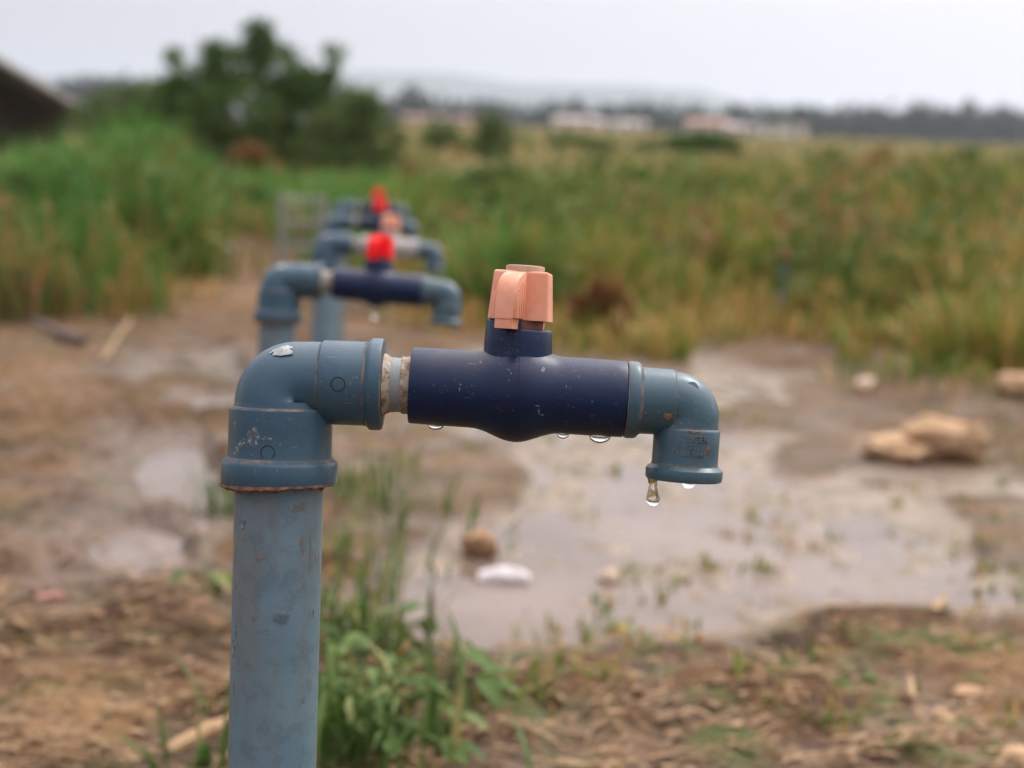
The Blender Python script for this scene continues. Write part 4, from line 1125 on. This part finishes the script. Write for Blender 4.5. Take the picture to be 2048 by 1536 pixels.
# wire cage behind the taps
def cage():
    c = W(603, 520, 4.6); z = float(terrain(c.x, c.y)); root = empty('wire_cage', Vector((c.x, c.y, z)), (0, 0, .2))
    tag(root, 'pale wire cage standing behind the row of taps', 'cage')
    w, hgt, d = .062, W(603, 388, 4.6).z - z, .10
    corners = [(-w, -d / 2), (w, -d / 2), (w, d / 2), (-w, d / 2)]
    for i, (x, y) in enumerate(corners):
        v, f = tube_mesh([([(x, y, -.03), (x, y, hgt)], [.009, .009])]); mesh_obj('post', v, f, M['wire'], root)
    for k in range(5):
        zz = hgt * (.12 + .21 * k)
        ps = [(x, y, zz) for x, y in corners] + [(corners[0][0], corners[0][1], zz)]
        v, f = tube_mesh([([ps[i], ps[i + 1]], [.0035, .0035]) for i in range(4)]); mesh_obj('wire_hoop', v, f, M['wire'], root)
    for k in range(4):
        x = -w + 2 * w * (k + 1) / 5
        v, f = tube_mesh([([(x, -d / 2, 0), (x, -d / 2, hgt)], [.003, .003])]); mesh_obj('upright_wire', v, f, M['wire'], root)
cage()

# ------------------------------------------------------------------ weeds and tufts by the posts
def weed(label, px, py, n, L_, hgt, seed, spread=.05, group='leafy weeds on the mud'):
    p = ground_pt(px, py); r = random.Random(seed); root = empty('leafy_weed', p); tag(root, label, 'weed', group)
    paths = []
    for i in range(n):
        a = r.uniform(0, 2 * math.pi); rad = spread * r.uniform(.2, 1); hh = hgt * r.uniform(.35, 1)
        q = Vector((math.cos(a) * rad, math.sin(a) * rad, hh))
        paths.append(([Vector((q.x * .1, q.y * .1, -.01)), Vector((q.x * .5, q.y * .5, hh * .6)), q], [.0016, .0013, .0009]))
        L_ = L_ * 1.0; lf = flat_leaf('leaf', L_ * r.uniform(.5, .95), L_ * r.uniform(.24, .46), M['weed'], root, r.uniform(.1, .45)); set_tint(lf, r.uniform(0, 1), .5 if r.random() < .12 else 0)
        lf.location = q; lf.rotation_euler = (r.uniform(-.5, .35), r.uniform(-.4, .4), a - math.pi / 2 + r.uniform(-.5, .5))
    v, f = tube_mesh(paths, 5); mesh_obj('stem', v, f, M['weed'], root); set_tint(root.children[-1], .3)
    return root
weed('broad leafed weed at the foot of the second tap, with the palest leaf', 770, 1350, 18, .046, .04, 1, .045)
weed('broad leafed weed with a long drooping leaf, rightmost of the weeds by the post', 890, 1400, 9, .046, .045, 2, .04)
weed('bushy weed at the bottom edge right of the nearest post', 735, 1510, 34, .036, .05, 3, .055)
weed('low weed close against the right side of the nearest post near the bottom edge', 670, 1450, 22, .036, .045, 4, .045)
weed('small weed at the left side of the nearest post', 430, 1195, 9, .04, .035, 5, .03)
weed('small weed at the bottom right of the leafy clump', 870, 1500, 9, .038, .04, 6, .04)
weed('tiny green weed on the mud at the lower right', 1700, 1375, 10, .026, .014, 7, .035)

def tuft(label, px, py, n, hgt, w, seed, spread, dry=.1, mat=None, group='grass tufts on the mud'):
    p = ground_pt(px, py); r = np.random.default_rng(seed)
    pos = np.stack([r.normal(0, spread, n), r.normal(0, spread, n), np.full(n, -.008)], -1)
    V, Q, T = blades(pos, hgt * r.uniform(.5, 1.1, n), w * r.uniform(.6, 1.2, n), seed, .5)
    if n <= 30:
        root = empty('grass_tuft', p); tag(root, label, 'grass', group)
        for i in range(n):
            b_ = np_mesh('blade', V[i * 7:i * 7 + 7], np.array([[0, 1, 3, 2], [2, 3, 5, 4]]), np.array([[4, 5, 6]]), mat or M['weed'], {'tint': np.full(7, r.uniform(.1, .8)), 'dry': np.full(7, .9 if r.random() < dry else 0)}, root)
        return root
    o = np_mesh('grass_tuft', V, Q, T, mat or M['weed'], {'tint': np.repeat(np.clip(r.normal(.4, .3, n), 0, 1), 7), 'dry': np.repeat((r.random(n) < dry) * .9, 7)})
    o.location = p; o['kind'] = 'stuff'
    return tag(o, label, 'grass', group)
tuft('tall green grass tuft beside the nearest post, level with the puddle', 695, 1290, 80, .085, .0045, 1, .035, .15)
tuft('thin upright grass blades behind the right of the nearest post', 720, 1140, 60, .065, .004, 2, .04, .4)
tuft('dense grass at the bottom edge right of the nearest post', 690, 1530, 80, .09, .006, 3, .04)
tuft('pale grass tuft in the wet mud behind the elbow', 780, 1020, 60, .07, .005, 4, .07, .35)
tuft('faint grass tuft just right of the lower rim of the elbow', 690, 985, 50, .09, .005, 14, .05, .3)
tuft('single bright grass blades at the bottom edge left of the nearest post', 318, 1535, 5, .055, .006, 5, .004, 0)
tuft('short broad green blades at the bottom edge touching the nearest post on its left', 385, 1560, 6, .035, .012, 6, .006, 0)
tuft('grass tuft left of the nearest post below its elbow', 455, 1010, 30, .09, .004, 7, .02, .2)
tuft('brown grass tuft at the right end of the puddle', 1080, 1285, 16, .05, .003, 8, .012, .8)
tuft('dry tan tuft behind the spout of the second tap', 900, 660, 110, .13, .008, 9, .10, .75, M['grass'])
tuft('yellow green tuft at the edge of the mud right of the salmon handle', 1180, 705, 110, .16, .008, 10, .10, .45, M['grass'])
tuft('low green tuft at the mud edge behind the large sandy rock', 1870, 765, 120, .09, .008, 11, .14, .2, M['grass'])
tuft('dry brown stalks standing at the left edge of the picture', 30, 640, 90, .20, .007, 12, .10, .3, M['dry_bush'])
tuft('dry tuft on the path under the tall grass', 350, 600, 60, .12, .007, 13, .08, .7, M['grass'])

# small green sprouts and dead straw scattered over the mud
def scatter_sprouts():
    r = np.random.default_rng(5); n = 900
    px = r.uniform(500, 2300, n * 2); py = r.uniform(760, 1536, n * 2)
    dens = np.where((py > 1260), .5, .55) * (fbm(px * .006, py * .012, 7, 3) > .02)
    sel = np.flatnonzero(r.random(n * 2) < dens)[:n]; px, py = px[sel], py[sel]
    D = CAM_H * F / np.maximum(py - (371 + (px - 1024) * .035), 50); x = (px - 1024) / F * D; y = D * .985
    z = ground_z(x, y)[0]; z = np.maximum(z, WATER_Z - .004)
    k = 4; pos = np.repeat(np.stack([x, y, z - .002], -1), k, 0) + np.concatenate([r.normal(0, .009, (len(sel) * k, 2)), np.zeros((len(sel) * k, 1))], 1)
    V, Q, T = blades(pos, r.uniform(.006, .024, len(pos)), r.uniform(.0025, .006, len(pos)), 9, .8)
    o = np_mesh('sprouts', V, Q, T, M['grass'], {'tint': np.repeat(r.random(len(pos)), 7), 'dry': np.repeat((r.random(len(pos)) < .35) * .8, 7)})
    tag(o, 'tiny green sprouts dotted over mud and shallow water', 'sprouts', None, 'stuff')
scatter_sprouts()

def scatter_litter():
    r = np.random.default_rng(15); n = 9000
    px = r.uniform(-300, 2350, n); py = 1600 - 1150 * r.random(n) ** 1.15
    inside = poly_sd(px, py, WET_POLY) < 0
    keep = (py > edge_py(px) - 20) & (~inside | (r.random(n) < .10)); px, py = px[keep], py[keep]; n = len(px)
    D = CAM_H * F / np.maximum(py - (371 + (px - 1024) * .035), 40); x = (px - 1024) / F * D; y = D * .985
    z = np.maximum(ground_z(x, y)[0], WATER_Z) + .003
    straw = r.random(n) < .6; L_ = np.where(straw, r.uniform(.012, .050, n), r.uniform(.006, .014, n)); w = np.where(straw, r.uniform(.0008, .0020, n), L_ * .5)
    a = r.normal(0.2, .75, n); ux, uy = np.cos(a), np.sin(a); tilt = r.normal(0, .14, n)
    V = []
    for s, t in ((-.5, -.3), (-.5, .3), (0, .5), (.5, .15), (.5, -.15), (0, -.5)):
        V.append(np.stack([x + ux * L_ * s - uy * w * t, y + uy * L_ * s + ux * w * t, z + s * L_ * tilt + np.where(s == 0, .12, 0) * w + np.abs(tilt) * L_ * .4], -1))
    V = np.stack(V, 1).reshape(-1, 3); b = np.arange(n)[:, None] * 6
    Q = np.concatenate([b + np.array([[0, 5, 2, 1]]), b + np.array([[5, 4, 3, 2]])])
    o = np_mesh('straw_litter', V, Q, None, M['litter'], {'tint': np.repeat(r.random(n), 6), 'dry': np.repeat((r.random(n) < .35) * r.random(n), 6)})
    tag(o, 'dead straw and leaf scraps strewn over the mud', 'litter', None, 'stuff')
scatter_litter()

# ------------------------------------------------------------------ haze
bx = boxes((0, 0, 124, 8400, 8400, 252))
hz = mesh_obj('haze', bx[0], bx[1], [], None, smoothed=False)
km = bpy.data.materials.new('thin_haze'); km.use_nodes = True; t = km.node_tree; t.nodes.clear()
pv = t.nodes.new('ShaderNodeVolumePrincipled'); pv.inputs['Color'].default_value = (.74, .84, .99, 1); pv.inputs['Density'].default_value = .00038
pv.inputs['Anisotropy'].default_value = .5
mo = t.nodes.new('ShaderNodeOutputMaterial'); t.links.new(pv.outputs[0], mo.inputs['Volume']); hz.data.materials.append(km)
tag(hz, 'pale haze over the plain', 'haze', None, 'stuff')
